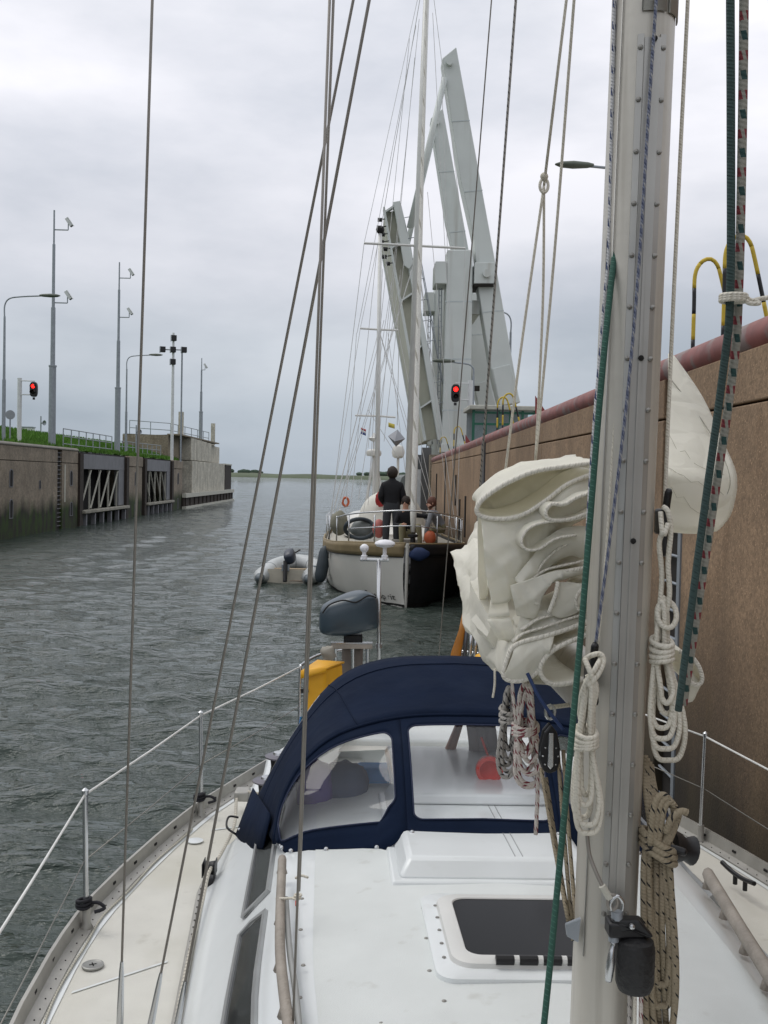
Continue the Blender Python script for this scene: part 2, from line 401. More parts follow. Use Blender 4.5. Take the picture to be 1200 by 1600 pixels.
# ------------------------------------------------------------------ right lock wall
WR = 2.8
def ztop(Y): return 4.22-.0095*(Y-7)
wallr = thing('lock_wall', 'brown concrete lock wall with red tube coping beside both yachts', 'wall', (WR+.6, 18, -2))
MB().prism([(WR+.09, -8, -2), (WR+.09, 42, -2), (WR+.09, 42, ztop(42)-.24), (WR+.09, -8, ztop(-8)-.24)], (1.5, 0, 0)).build('wall_core', m_joint, wallr, smooth=0)
segs = [(-8, -3), (-3, 3.0), (3.0, 8.98), (9.62, 16.2), (16.2, 23.6), (24.2, 29.5), (29.5, 34.7), (34.95, 41.98)]
for a, b in segs:
    for z0, z1a, z1b in ((-2, 3.592, 3.592), (3.61, ztop(a)-.22, ztop(b)-.22)):
        MB().prism([(WR, a+.012, z0), (WR, b-.012, z0), (WR, b-.012, z1b), (WR, a+.012, z1a)], (.3, 0, 0)).build('panel', m_wallR, wallr, smooth=0, bevel=.012)
cp = [(WR+.10, y, ztop(y)-.125) for y in np.linspace(-8, 42, 26)]
cop = MB().tube(cp, .128, 14).build('coping', m_copeR, wallr, smooth=180)
MB().prism([(WR-.005, 8.99, -2), (WR-.005, 9.07, -2), (WR-.005, 9.07, ztop(9)-.22), (WR-.005, 8.99, ztop(9)-.22)], (.3, 0, 0)).build('edge_plate', m_galv, wallr, smooth=0)
ld = MB()
for i in range(16): ld.rod((WR+.05, 9.07, .1+i*.25), (WR+.05, 9.6, .1+i*.25), .014, 6)
ld.build('rung', m_galv, wallr, label='steel ladder rungs in a dark recess')
MB().bb((WR-.03, 23.62, -2), (WR+.2, 24.18, ztop(24)-.2)).build('guide_post', M('guide_steel', srgb(78, 78, 82), .5, var=.2), wallr)
MB().bb((WR-.02, 34.7, -2), (WR+.2, 34.95, ztop(35)-.2)).build('guide_post', m_joint, wallr)
for x_, y0, y1 in ((712, 742, 790), (682, 740, 800), (727, 775, 840), (668+50, 780, 850)):
    p = PXX(x_, y0, WR-.02); q = PXX(x_, y1, WR-.02)
    MB().bb((WR-.03, p.y-.12, q.z), (WR+.1, p.y+.12, p.z)).build('rubbing_strip', m_joint, wallr)
mb = MB(); mb.bb((3.2, -60, 3.2), (90, 42, 3.65)); mb.build('quay_ground', m_ground, smooth=0, kind='structure')

# ladder hoops, yellow and black
def hoop(Y, X0, h, label, deep=.42, r=.019):
    z0 = ztop(Y)-.1
    o = thing('ladder_hoop', label, 'handrail', (X0, Y, z0), 'yellow and black ladder hoops on the lock wall')
    path = spl([(X0, Y, z0), (X0, Y, z0+h*.55), (X0, Y, z0+h*.84), (X0+.05, Y, z0+h*.96), (X0+.13, Y, z0+h), (X0+.20, Y, z0+h*.95), (X0+.25, Y, z0+h*.8), (X0+.36, Y, z0+h*.35), (X0+deep+.03, Y, z0-.02)], 5)
    L = [0]
    for i in range(1, len(path)): L.append(L[-1]+(path[i]-path[i-1]).length)
    n = 9; bounds = [L[-1]*k/n for k in range(n+1)]
    for k in range(n):
        ii = [i for i in range(len(path)) if bounds[k]-.02 <= L[i] <= bounds[k+1]+.02]
        if k in (3, 4, 5): m_ = m_yellow if k != 4 else m_yellow
        else: m_ = (m_black, m_yellow, m_black)[k % 3] if k < 3 else (m_black, m_yellow, m_black)[(k-6) % 3]
        pts = []
        for q in np.linspace(bounds[k], bounds[k+1], 7):
            pts.append(Vector([interp(q, L, [p[c] for p in path]) for c in range(3)]))
        MB().tube(pts, r, 8).build('band', m_, o, smooth=180)
    return o
hoop(9.52, WR+.22, .98, 'yellow and black hoop on the coping, just right of the mast')
hoop(8.72, WR+.22, 1.0, 'yellow and black hoop on the coping behind the twin flecked ropes')
hoop(22.3, WR+.2, .9, 'yellow and black ladder hoop before the green cabin, nearer of that pair')
hoop(23.2, WR+.2, .9, 'yellow and black ladder hoop before the green cabin, farther of that pair')
hoop(33.6, WR+.15, .85, 'yellow and black ladder hoop low in front of the grey bridge tower')
hoop(39.5, WR+.15, .8, 'farthest yellow and black ladder hoop at the end of the lock wall')
# small red triangular plates on the coping
def redplate(px, py, Y, h, label):
    p = PY(px, py, Y); mb = MB()
    mb.prism([(p.x, p.y, p.z), (p.x, p.y+.04, p.z+h), (p.x+h*.75, p.y+.1, p.z)], (.01, .03, 0)).build
    o = mb.build('warning_plate', m_redpl, smooth=0); tag(o, label, 'plate', 'red plates on the lock coping')
redplate(836, 646, 17.2, .30, 'dark red triangular plate on the coping, right of the green cabin')
redplate(727, 692, 32.5, .26, 'dark red triangular plate on the coping below the red signal')

# ------------------------------------------------------------------ bridge
BY, BD = 45.0, 7.4
ab = thing('bridge_abutment', 'grey concrete abutment with steel fender piles at the foot of the drawbridge', 'abutment', (6, 49, -2))
MB().bb((2.75, 42.3, -2), (12, 60, 4.0)).build('wall', m_concB, ab, smooth=0)
for i, (x, y) in enumerate(((2.45, 43.2), (2.35, 45.5), (2.3, 47.6), (2.3, 50.2))):
    MB().bb((x, y-.22, -2), (x+.4, y+.22, 4.3-.25*i)).build('fender_pile', M('pile_steel%d' % i, srgb(92-i*8, 92-i*6, 92-i*4), .6), ab)
MB().bb((2.2, 44.0, .9), (2.5, 44.5, 3.4)).build('ladder_box', m_whitepole, ab)
br = thing('drawbridge', 'raised pale grey steel drawbridge with two balance beams and towers', 'drawbridge', (4.5, 48.5, 4))
def poly(px_list, Y): return [PY(a, b, Y) for a, b in px_list]
def rust(m):
    t = m.node_tree; b = t.nodes['Principled BSDF']; src = b.inputs['Base Color'].links[0].from_socket
    g = N(t, 'ShaderNodeNewGeometry'); mp_ = N(t, 'ShaderNodeMapping'); mp_.inputs['Scale'].default_value = (1, 1, .07); t.links.new(g.outputs['Position'], mp_.inputs[0])
    n = N(t, 'ShaderNodeTexNoise'); n.inputs['Scale'].default_value = 2.6; n.inputs['Detail'].default_value = 6; t.links.new(mp_.outputs[0], n.inputs['Vector'])
    r_ = N(t, 'ShaderNodeMapRange'); t.links.new(n.outputs[0], r_.inputs[0])
    for i, q_ in enumerate((.55, .78, 0, .5)): r_.inputs[i+1].default_value = q_
    k = N(t, 'ShaderNodeMix', data_type='RGBA'); t.links.new(r_.outputs[0], k.inputs[0]); t.links.new(src, k.inputs[6]); k.inputs[7].default_value = (*srgb(140, 132, 116), 1); t.links.new(k.outputs[2], b.inputs['Base Color'])
rust(m_bridge); rust(m_bridge2)
m_seam = M('weld_seam', srgb(188, 196, 197), .6)
for k in range(2):
    dy = Vector((0, BD*k, 0))
    beam = [(691, 91), (713, 73), (747, 261), (773.5, 407), (812, 627), (780, 631), (767, 574), (747, 448), (741, 375), (719, 277), (696, 127)]
    bm_ = MB().prism([p+dy for p in poly(beam, BY)], (0, 1.0, 0)).build('balance_beam', m_bridge, br, smooth=0, bevel=.04)
    cw = MB().prism([p+dy-Vector((0, .06, 0)) for p in poly([(769, 576), (797, 569), (813, 629), (781, 634)], BY)], (0, 1.12, 0)).build('counterweight', m_bridge, bm_, smooth=0, bevel=.03)
    pin = PY(702, 99, BY)+dy
    MB().lathe(pin-Vector((0, .2, 0)), [(.01, 0), (.14, 0), (.14, .3), (.01, .3)], 10, (0, 1, 0)).build('pin', m_bridge, bm_)
    tw = MB().prism([p+dy for p in poly([(699, 390), (739, 390), (735, 706), (690, 706)], BY-.2)], (0, 1.25, 0)).build('tower', m_bridge, br, smooth=0, bevel=.05)
    MB().prism([p+dy for p in poly([(689, 694), (737, 694), (738, 706), (688, 706)], BY-.3)], (0, 1.5, 0)).build('base_plate', m_bridge, tw, smooth=0)
    b1 = MB().prism([p+dy for p in poly([(680.5, 408), (698, 408), (698, 443), (679.5, 443)], BY-.35)], (0, 1.6, 0)).build('bearing_box', m_bridge, br, smooth=0, bevel=.03)
    b2 = MB().prism([p+dy for p in poly([(742, 410), (774, 410), (773, 443), (741, 443)], BY-.35)], (0, 1.7, 0)).build('bearing_box', m_bridge, br, smooth=0, bevel=.03)
    for ya_, yb2 in ((470, 472), (560, 562), (640, 642)): MB().prism([p+dy for p in poly([(697.5-(ya_-390)*.028, ya_), (739-(ya_-390)*.013, ya_), (739-(ya_-390)*.013, yb2), (697.5-(ya_-390)*.028, yb2)], BY-.208)], (0, .02, 0)).build('weld_seam', m_seam, tw, smooth=0)
    for (xa, ya_, xb, yb2) in ((705.5, 190, 734, 188), (724.5, 300, 754, 297), (753, 488, 787, 485)): MB().bar(PY(xa, ya_, BY-.005)+dy, PY(xb, yb2, BY+.002)+dy, .03, .035).build('weld_seam', m_seam, bm_, smooth=0)
    lad_ = MB()
    for xx in (686, 690): lad_.rod(PY(xx, 450, BY+.3)+dy, PY(xx-3, 694, BY+.3)+dy, .025, 5)
    for i in range(24): lad_.rod(PY(686-i*.12, 452+i*10, BY+.3)+dy, PY(690-i*.12, 452+i*10, BY+.3)+dy, .015, 4)
    lad_.build('ladder', m_galv, tw)
    pv = PY(760, 428, BY-.36)+dy
    MB().lathe(pv-Vector((0, .18, 0)), [(.01, 0), (.17, 0), (.17, .2), (.01, .2)], 14, (0, 1, 0)).build('axle', m_bridge, b2)
    MB().prism([p+dy for p in poly([(741, 443), (773, 443), (773, 446), (741, 446)], BY-.37)], (0, 1.74, 0)).build('bracket', m_joint, b2, smooth=0)
    # connecting rod from beam tip to the leaf
    MB().rod(PY(695, 122, BY-.12)+dy, PY(640, 356, BY-.12)+dy, .13, 10).build('connecting_rod', m_bridge, br, smooth=180)
MB().bar(PY(741, 480, BY+.5), PY(741, 480, BY+.5)+Vector((0, BD, 0)), .5, .6).build('cross_beam', m_bridge, br)
MB().bar(PY(739, 607, BY-.3), PY(749, 607, BY-.3), .25, .22).build('stop_bar', m_joint, br)
# leaf: near and far edge girders, deck plate, ribs
a0, a1 = PY(676, 668, BY), PY(614, 326, BY)      # foot and tip on the leaf axis
ax = (a1-a0).normalized(); nx = Vector((ax.z, 0, -ax.x)).normalized()
def leafpt(t, off, y): return a0+ax*t+nx*off+Vector((0, y, 0))
LL = (a1-a0).length
leaf = MB().prism([leafpt(-.5, -.42, .5), leafpt(LL, -.38, .5), leafpt(LL, -.12, .5), leafpt(-.5, -.1, .5)], (0, BD-.2, 0)).build('leaf', m_bridge2, br, smooth=0)
for k in range(2):
    y = k*(BD-.2)
    MB().prism([leafpt(-.5, -.44, y), leafpt(LL+.15, -.40, y), leafpt(LL+.15, -.33, y), leafpt(-.5, -.36, y)], (0, .7, 0)).build('flange', m_bridge, leaf, smooth=0)
    MB().prism([leafpt(-.6, .12, y), leafpt(LL*.55, .2, y), leafpt(LL*.82, .2, y), leafpt(LL+.2, .02, y), leafpt(LL+.2, .38, y), leafpt(LL*.82, .48, y), leafpt(LL*.5, .42, y), leafpt(-.6, .44, y)], (0, .7, 0)).build('edge_girder', m_bridge, leaf, smooth=0, bevel=.03)
    MB().prism([leafpt(-.5, -.36, y+.42), leafpt(LL, -.34, y+.42), leafpt(LL, .2, y+.42), leafpt(-.5, .2, y+.42)], (0, .1, 0)).build('web', m_bridge2, leaf, smooth=0)
    for t in (.9, 3.3, 5.6, 7.9, LL-.1):
        MB().prism([leafpt(t, -.36, y+.02), leafpt(t+.22, .16, y+.02), leafpt(t+.30, .16, y+.02), leafpt(t+.08, -.36, y+.02)], (0, .4, 0)).build('stiffener', m_bridge, leaf, smooth=0)
    MB().prism([leafpt(LL-2.5, .02, y-.15), leafpt(LL-2.7, .2, y-.15), leafpt(LL-2.5, .42, y-.15), leafpt(LL+.25, .36, y-.15), leafpt(LL+.25, .05, y-.15)], (0, .16, 0)).build('lug', m_bridge, leaf, smooth=0, bevel=.03)
for i in range(7):
    t = LL-.3-i*.32; c = leafpt(t, -.62-.1*(i % 2), .3)
    mb = MB(); mb.lathe(c-Vector((.1, 0, 0)), [(.02, 0), (.09, 0), (.09, .2), (.02, .2)], 8, (1, 0, 0)); mb.rod(c, leafpt(t, -.4, .3), .025, 5)
    mb.build('barrier_lamp', m_black, leaf)
mb = MB()
for s_ in (0, .55): mb.rod(leafpt(1, .8, s_), leafpt(LL*.8, .8, s_), .02, 5)
for i in range(10):
    t = 1+i*.9; mb.rod(leafpt(t, .42, 0), leafpt(t, .8, 0), .018, 5); mb.rod(leafpt(t, .8, 0), leafpt(t, .8, .55), .012, 5)
mb.build('leaf_railing', m_galv, leaf)
# control cabin
c0 = PY(737, 694, 37); c1 = PY(834, 640, 37)
cb = thing('control_cabin', 'small glazed cabin with green frames and flat grey roof on the quay', 'cabin', (c0.x+1.2, 38, 3.65))
x0, x1, z1 = c0.x, c1.x+.1, PY(737, 640, 37).z
MB().bb((x0-.12, 36.8, z1), (x1+.12, 39.2, z1+.16)).build('roof', M('cabin_roof', srgb(176, 176, 166), .7), cb, bevel=.03)
for x in np.linspace(x0+.05, x1-.05, 6):
    MB().bb((x-.04, 37, 3.65), (x+.04, 37.08, z1)).build('post', m_green, cb)
for z in (z1-.09, z1-.5, 4.2):
    MB().bb((x0, 37.01, z-.04), (x1, 37.07, z+.04)).build('rail', m_green, cb)
MB().bb((x0, 37.03, 3.65), (x1, 37.045, z1)).build('pane', clear_mat('cabin_glass', (.85, .92, .92), .05), cb, smooth=0)
MB().bb((x0, 38.9, 3.65), (x1, 39, z1)).build('back_wall', M('cabin_back', srgb(160, 166, 170), .7), cb)
for y in (37.04, 38.95):
    MB().bb((x0, y-.03, 3.65), (x0+.08, y+.05, z1)).build('post', m_green, cb)

# ------------------------------------------------------------------ street furniture builders
def street_lamp(X, Y, z0, h, reach, side, label, grp='tall curved street lamps'):
    o = thing('street_lamp', label, 'street lamp', (X, Y, z0), grp); mb = MB()
    mb.tube([(X, Y, z0), (X, Y, z0+h*.45)], [.09, .085], 10); mb.tube([(X, Y, z0+h*.45), (X, Y, z0+h*.86)], [.065, .05], 10)
    mb.build('pole', m_galv, o, smooth=60)
    arm = spl([(X, Y, z0+h*.85), (X, Y, z0+h*.93), (X+side*.2, Y, z0+h*.975), (X+side*.7, Y, z0+h*.99), (X+side*reach, Y, z0+h)], 5)
    MB().tube(arm, .035, 8).build('arm', m_galv, o, smooth=180)
    e = arm[-1]; hd = MB()
    hd.loft([[e+Vector((side*(t-.15), math.cos(q)*wd, math.sin(q)*hh+.02)) for q in np.linspace(0, 2*math.pi, 12, endpoint=False)] for t, wd, hh in ((0, .05, .04), (.15, .1, .07), (.5, .15, .09), (.8, .12, .07), (.95, .03, .02))], True, True)
    hd.build('lamp_head', M('lamp_head', srgb(96, 102, 92), .5), o, smooth=60)
    return o
def camera_mast(X, Y, z0, h, arms, label, grp='slender masts with cameras'):
    o = thing('camera_mast', label, 'mast', (X, Y, z0), grp); mb = MB(); hs = [0, .36, .36, .6, .6, .86, .86, 1.0]; rs_ = [.2, .19, .13, .12, .085, .08, .05, .045]
    mb.tube([(X, Y, z0+h*a) for a in hs], rs_, 10); mb.build('pole', m_galv, o, smooth=40)
    MB().lathe((X, Y, z0+h*.355), [(.01, 0), (.22, 0), (.22, .08), (.01, .08)], 10).build('collar', m_galv, o)
    for f_, rch in arms:
        z = z0+h*f_; a = MB(); a.rod((X, Y, z), (X+rch, Y, z), .035, 6); a.rod((X+rch, Y, z), (X+rch, Y, z+.35), .03, 6); br_ = a.build('bracket', m_galv, o)
        c = Vector((X+rch+.03, Y, z+.42)); q = Matrix.Rotation(R(55), 3, 'Y')
        k = MB(); k.box(c, (.5, .15, .16), q); k.box(c+q @ Vector((.03, 0, .1)), (.55, .19, .03), q); k.build('camera', m_whitepole, o, bevel=.02)
        MB().box(c+q @ Vector((.26, 0, 0)), (.04, .13, .13), q).build('lens', m_black, o)
    return o
def signal(X, Y, zc, post_dx, z0, label, sc=1.0):
    o = thing('signal_light', label, 'traffic light', (X+post_dx, Y, z0), 'red lock signal lights')
    MB().tube([(X+post_dx, Y, z0), (X+post_dx, Y, zc+.55)], .11, 10).build('post', m_whitepole, o, smooth=60)
    for z in (zc+.42, zc-.25): MB().rod((X, Y-.05, z), (X+post_dx, Y-.05, z), .03, 6).build('arm', m_whitepole, o)
    hb_ = [Vector((X+.29*sc*math.copysign(abs(math.cos(t))**.55, math.cos(t)), Y-.1, zc+.58*sc*math.copysign(abs(math.sin(t))**.7, math.sin(t)))) for t in np.linspace(0, 2*math.pi, 28, endpoint=False)]
    MB().prism(hb_, (0, -.22, 0)).build('housing', m_black, o, smooth=0, bevel=.03)
    for dz, m_ in ((.24, m_red), (-.22, m_dark)):
        c = Vector((X, Y-.33, zc+dz*sc)); MB().lathe(c, [(.01, 0), (.15*sc, 0), (.13*sc, -.0), (.05, .05)], 16, (0, -1, 0)).build('lens', m_, o)
        a = [(X+.18*sc*math.cos(t), Y-.42, c.z+.18*sc*math.sin(t)) for t in np.linspace(-.3, math.pi+.3, 12)]
        MB().loft([[Vector(p)+Vector((0, .12, 0)) for p in a], [Vector(p)-Vector((0, .08, 0)) for p in a]]).build('hood', m_black, o, solid=.02)
    MB().rod((X, Y-.2, zc-.62*sc), (X, Y-.2, zc-.8*sc), .06, 8).build('bell', m_black, o)
    return o
street_lamp(7.0, 25.6, 3.65, 7.12, 1.62, -1, 'street lamp whose arm pokes out from behind the yacht mast')
p = PY(795, 640, 49); street_lamp(p.x, 49, 3.65, 7.4, 1.55, -1, 'street lamp with thick pole in front of the bridge counterweights')
p = PY(737, 640, 43.5); street_lamp(p.x+.05, 43.6, 3.65, 4.3, .95, -1, 'thin low street lamp in front of the grey bridge tower')
p = PY(711, 615, 42.5); signal(p.x, 42.5, p.z, .62, 3.65, 'red signal light in front of the bridge tower', .62)

# ------------------------------------------------------------------ left side of the lock
XL = -15.5
def YL(px): return PXX(px, 745, XL).y
wl = thing('lock_wall', 'beige lock wall with green slime along the left bank', 'wall', (XL-.6, 30, -2))
ZT = 4.1
yb = YL(122); yla, ylb = YL(90), YL(97)
MB().bb((XL-1.5, -12, -2), (XL-.12, yb-.02, ZT-.1)).build('wall_core', m_joint, wl, smooth=0)
for a, b in ((-12, 20), (20, 36), (36, yla), (ylb, yb)):
    for z0, z1_ in ((-2, 3.42), (3.45, ZT)):
        MB().bb((XL-.4, a+.015, z0), (XL, b-.015, z1_)).build('panel', m_wallL, wl, smooth=0, bevel=.015)
cp_ = MB(); prof = [(-1.0, ZT), (-1.0, ZT+.16), (-.08, ZT+.16), (.05, ZT+.08), (.05, ZT)]
cp_.prism([(XL+a, -12, z) for a, z in prof], (0, yb+12, 0)).build('coping', M('coping_grey', srgb(126, 122, 114), .8, var=.2, scale=1), wl, smooth=0, bevel=.05)
lad = MB()
for i in range(18): lad.rod((XL-.06, yla, .2+i*.22), (XL-.06, ylb, .2+i*.22), .02, 5)
lad.build('rung', m_steelL, wl)
MB().bb((XL-.01, YL(100.5), 1.4), (XL+.02, YL(102), 3.35)).build('depth_gauge', m_pale, wl)
def niche(Y, zc, h, wd, parent):
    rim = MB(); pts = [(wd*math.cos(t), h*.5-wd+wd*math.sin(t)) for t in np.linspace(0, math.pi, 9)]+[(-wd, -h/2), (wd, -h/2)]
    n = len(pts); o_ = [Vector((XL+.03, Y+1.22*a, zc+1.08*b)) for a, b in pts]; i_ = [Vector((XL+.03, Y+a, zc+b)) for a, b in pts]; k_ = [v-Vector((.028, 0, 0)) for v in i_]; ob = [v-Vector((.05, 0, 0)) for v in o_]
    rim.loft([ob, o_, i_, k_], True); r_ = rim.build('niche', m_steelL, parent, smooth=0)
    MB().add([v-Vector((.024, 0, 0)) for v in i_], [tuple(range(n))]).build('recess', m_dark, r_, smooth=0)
for px_, py_, h, wd in ((17, 747, .75, .19), (62, 757, .4, .1), (111, 747, .75, .2), (17, 795, .8, .19), (111, 795, .7, .2)):
    p = PXX(px_, py_, XL); niche(p.y, p.z, h, wd, wl)
# steel guide frames between concrete piers
m_beam = M('weathered_beam', srgb(150, 146, 134), .8, var=.3, scale=1.5)
def guide_frame(pa, pb, label, flipd):
    ya, yb_ = YL(pa), YL(pb); L = yb_-ya
    g = thing('guide_frame', label, 'steel frame', (XL-.4, (ya+yb_)/2, -1), 'grey trussed steel guide frames')
    MB().bb((XL-.35, ya, 3.15), (XL-.05, yb_, ZT-.08)).build('fascia', m_steelL, g, bevel=.02)
    for s_ in (0, 1):
        y = ya+s_*(L-L*.16); MB().bb((XL-.34, y, .9), (XL-.06, y+L*.16*(1 if s_ else .25), 3.15)).build('side_plate', m_steelL if s_ else m_pale, g)
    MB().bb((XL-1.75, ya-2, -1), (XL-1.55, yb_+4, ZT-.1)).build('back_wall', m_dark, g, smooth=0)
    o0, o1 = ya+L*.05, yb_-L*.16; n = 4
    for i in range(n+1):
        y = o0+(o1-o0)*i/n; MB().bar((XL-.2, y, .85), (XL-.2, y, 3.15), .09, .08).build('upright', m_pale, g)
        if i < n:
            y2 = o0+(o1-o0)*(i+1)/n; z_a, z_b = (.9, 3.1) if flipd else (3.1, .9)
            MB().bar((XL-.12, y, z_a), (XL-.12, y2, z_b), .075, .06).build('brace', m_pale, g)
    MB().bb((XL-.1, ya+.1, .68), (XL+.3, yb_-.1, .86)).build('bottom_beam', m_beam, g, bevel=.03)
    for i in range(6):
        y = ya+.8+(L-1.6)*i/5; MB().bb((XL-.05, y-.12, -1), (XL+.18, y+.12, .62)).build('stub_pile', m_steelL, g)
    for y in (ya-.05, yb_+.05): MB().bb((XL-.4, y-.35, -1), (XL+.12, y+.35, ZT-.1)).build('corner_pile', m_dkwood, g)
    MB().bb((XL-1.4, ya, ZT-.1), (XL-.05, yb_, ZT-.02)).build('top_plate', m_joint, g)
guide_frame(125, 197, 'nearer trussed steel frame, right after the slimy wall', True)
guide_frame(226, 268, 'farther trussed steel frame, next to the pale abutment', False)
for pa, pb, lab in ((201, 222, 'narrow concrete pier between the two trussed steel frames'), (271, 285, 'narrow concrete pier between steel frame and pale abutment')):
    ya, yb_ = YL(pa), YL(pb); g = thing('concrete_pier', lab, 'pier', (XL-.5, (ya+yb_)/2, -2), 'concrete piers in the left bank')
    MB().bb((XL-1.5, ya, -2), (XL, yb_, 3.4)).build('shaft', m_wallL, g, smooth=0, bevel=.03); MB().bb((XL-1.5, ya-.03, 3.42), (XL+.05, yb_+.03, ZT)).build('cap', m_wallL, g, smooth=0, bevel=.04)
    niche((ya+yb_)/2, 2.6, .9, .22, g); niche((ya+yb_)/2, .5, .8, .22, g)
# pale abutment
ya, yb_ = YL(300), YL(351)
ab2 = thing('concrete_abutment', 'pale ribbed concrete abutment with beige flanks at the lock mouth', 'abutment', (XL-2, (ya+yb_)/2, -1))
MB().bb((-20.6, YL(284), -1), (XL-1.2, yb_-.2, 6.3)).build('retaining_wall', m_concB, ab2, smooth=0)
for i in range(7):
    y = ya+(yb_-ya)*i/7; y2 = ya+(yb_-ya)*(i+1)/7
    MB().bb((XL-1.0, y+.05, 1.15), (XL, y2-.05, 4.2)).build('panel', m_conc, ab2, smooth=0, bevel=.04)
    MB().bb((XL-1.0, y+.05, 4.26), (XL-.12-.5*(i > 3), y2-.05, 6.3-.04*i)).build('panel', m_conc, ab2, smooth=0, bevel=.04)
MB().bb((XL-1.2, YL(286), 1.1), (XL-.9, ya-.05, 3.7)).build('doorway', m_dark, ab2)
MB().bb((XL-1.3, YL(284), 6.3), (XL-.1, yb_-4, 6.42)).build('roof_slab', m_concB, ab2)
for px_ in (299, 346):
    y = YL(px_); MB().bb((XL-1.2, y-.25, 6.2), (XL-.8, y+.25, 8.6)).build('post', m_conc, ab2)
fb = thing('fender_beam', 'long horizontal timber fender with pale rails below the abutment', 'fender', (XL+.2, YL(320), -.5))
MB().bb((XL+.05, YL(284), .95), (XL+.4, YL(361), 1.3)).build('rail', m_pale, fb); MB().bb((XL+.02, YL(284), .2), (XL+.2, YL(361), .95)).build('face', m_dkwood, fb); MB().bb((XL+.05, YL(284), -.02), (XL+.42, YL(361), .18)).build('rail', m_pale, fb)
for i in range(14):
    y = YL(286)+(YL(360)-YL(286))*i/13; MB().bb((XL+.2, y-.12, .2), (XL+.3, y+.12, .95)).build('upright', m_dkwood, fb)
ds = thing('dolphin_screen', 'dark timber screen at the far end of the abutment', 'screen', (XL-.3, YL(356), -.5))
MB().bb((XL-.5, YL(352), 1.3), (XL-.02, YL(361.5), 4.1)).build('boards', m_dkwood, ds); MB().bb((XL-.55, YL(352), 4.1), (XL+.05, YL(361.5), 4.25)).build('cap', m_pale, ds)

# grass dyke
xs_ = [-16.0, -16.8, -18, -19.5, -21, -23, -26, -34, -60, -120]; zs_ = [4.15, 4.3, 4.7, 5.1, 5.35, 5.45, 5.4, 4.9, 3.5, 2.5]
rows = []
for y in np.linspace(-12, 91.5, 120): rows.append([Vector((x, y, z+.07*mnoise.noise((x*.7, y*.5, 0))+.05*mnoise.noise((x*3, y*2, 4)))) for x, z in zip(xs_, zs_)])
MB().loft(rows, flip=False).build('grass_bank', m_grassb, smooth=180, kind='structure')
mb = MB()
for i in range(15000):
    y = random.uniform(38, 91); x = -16.1-random.random()**1.3*6; z = interp(-x, [-q for q in xs_], zs_)
    h = random.uniform(.1, .32); a = random.uniform(0, 6.28); dx, dyy = math.cos(a)*.08, math.sin(a)*.08
    mb.add([(x-dx, y-dyy, z-.05), (x+dx, y+dyy, z-.05), (x+random.uniform(-.1, .1), y+random.uniform(-.1, .1), z+h)], [(0, 1, 2)])
o = mb.build('grass', M('grass_blades', srgb(82, 122, 40), .9, var=.4, scale=.8), smooth=0, kind='stuff'); tag(o, 'bright green grass on the bank behind the left lock wall', 'grass')
rows = [[Vector((x, y, 6.32+.05*mnoise.noise((x, y, 0)))) for x in np.linspace(-20.6, XL-1.25, 8)] for y in np.linspace(YL(284), yb_-.2, 10)]
mb = MB(); mb.loft(rows); mb.build('grass_roof', m_grassb, ab2, smooth=180)

def railing(pts, h, label, nrail=2, step=1.8, r=.03):
    o = thing('railing', label, 'railing', pts[0]); pts = [Vector(p) for p in pts]
    for k in range(1, nrail+1):
        MB().tube([p+Vector((0, 0, h*k/nrail)) for p in pts], r, 6).build('rail', m_galv, o)
    for a, b in zip(pts, pts[1:]):
        n = max(1, round((b-a).length/step))
        for i in range(n+(b == pts[-1])):
            q = a+(b-a)*i/n; MB().rod(q, q+Vector((0, 0, h)), r, 6).build('post', m_galv, o)
railing([(XL-1.0, YL(122)+.6, ZT), (XL-1.0, YL(198), ZT)], 1.25, 'grey steel railing above the nearer trussed frame', 3, 1.6)
railing([(XL-1.9, YL(224), ZT), (XL-.9, YL(268), ZT)], 1.15, 'grey steel railing above the farther trussed frame', 3, 1.2)
railing([(-20.3, YL(288), 6.3), (-17.5, YL(300), 6.3), (XL-1.3, YL(344), 6.3)], 1.25, 'thin railing on top of the pale abutment', 2, 3.0, .035)
def base(px, X): return PXX(px, 745, X).y
XP = -16.7
camera_mast(XP, base(80.5, XP), 4.0, 12.9, ((.92, .75), (.62, .75)), 'tallest camera mast, leftmost, with two cameras')
camera_mast(XP, base(182.5, XP), 4.0, 13.2, ((.92, .75), (.72, .7)), 'second camera mast, just left of the near wire stay')
camera_mast(XP, base(312.5, XP), 6.3, 8.6, ((.86, .35),), 'short far mast on the pale abutment')
street_lamp(XP, base(5, XP), 4.0, 7.1, 1.75, 1, 'street lamp at the left picture edge')
street_lamp(XP, base(196, XP), 4.0, 7.3, 1.7, 1, 'street lamp behind the near wire stay on the left bank')
p = PXX(55, 609, -16.0); signal(p.x, p.y, p.z, -.75, 3.9, 'red signal light on white post on the left bank', .62)
# round sign seen from behind
yy = base(15, XP); o = thing('round_sign', 'round grey sign seen from behind at the left edge', 'sign', (XP, yy, 4.1))
MB().rod((XP, yy, 4.1), (XP, yy, 5.6), .035, 6).build('post', m_galv, o)
zc = PXX(15, 648, XP).z; MB().lathe((XP, yy, zc), [(.01, 0), (.22, 0), (.22, .03), (.01, .03)], 24, (.55, -1, 0)).build('disc', M('sign_back', srgb(150, 155, 160), .5), o)
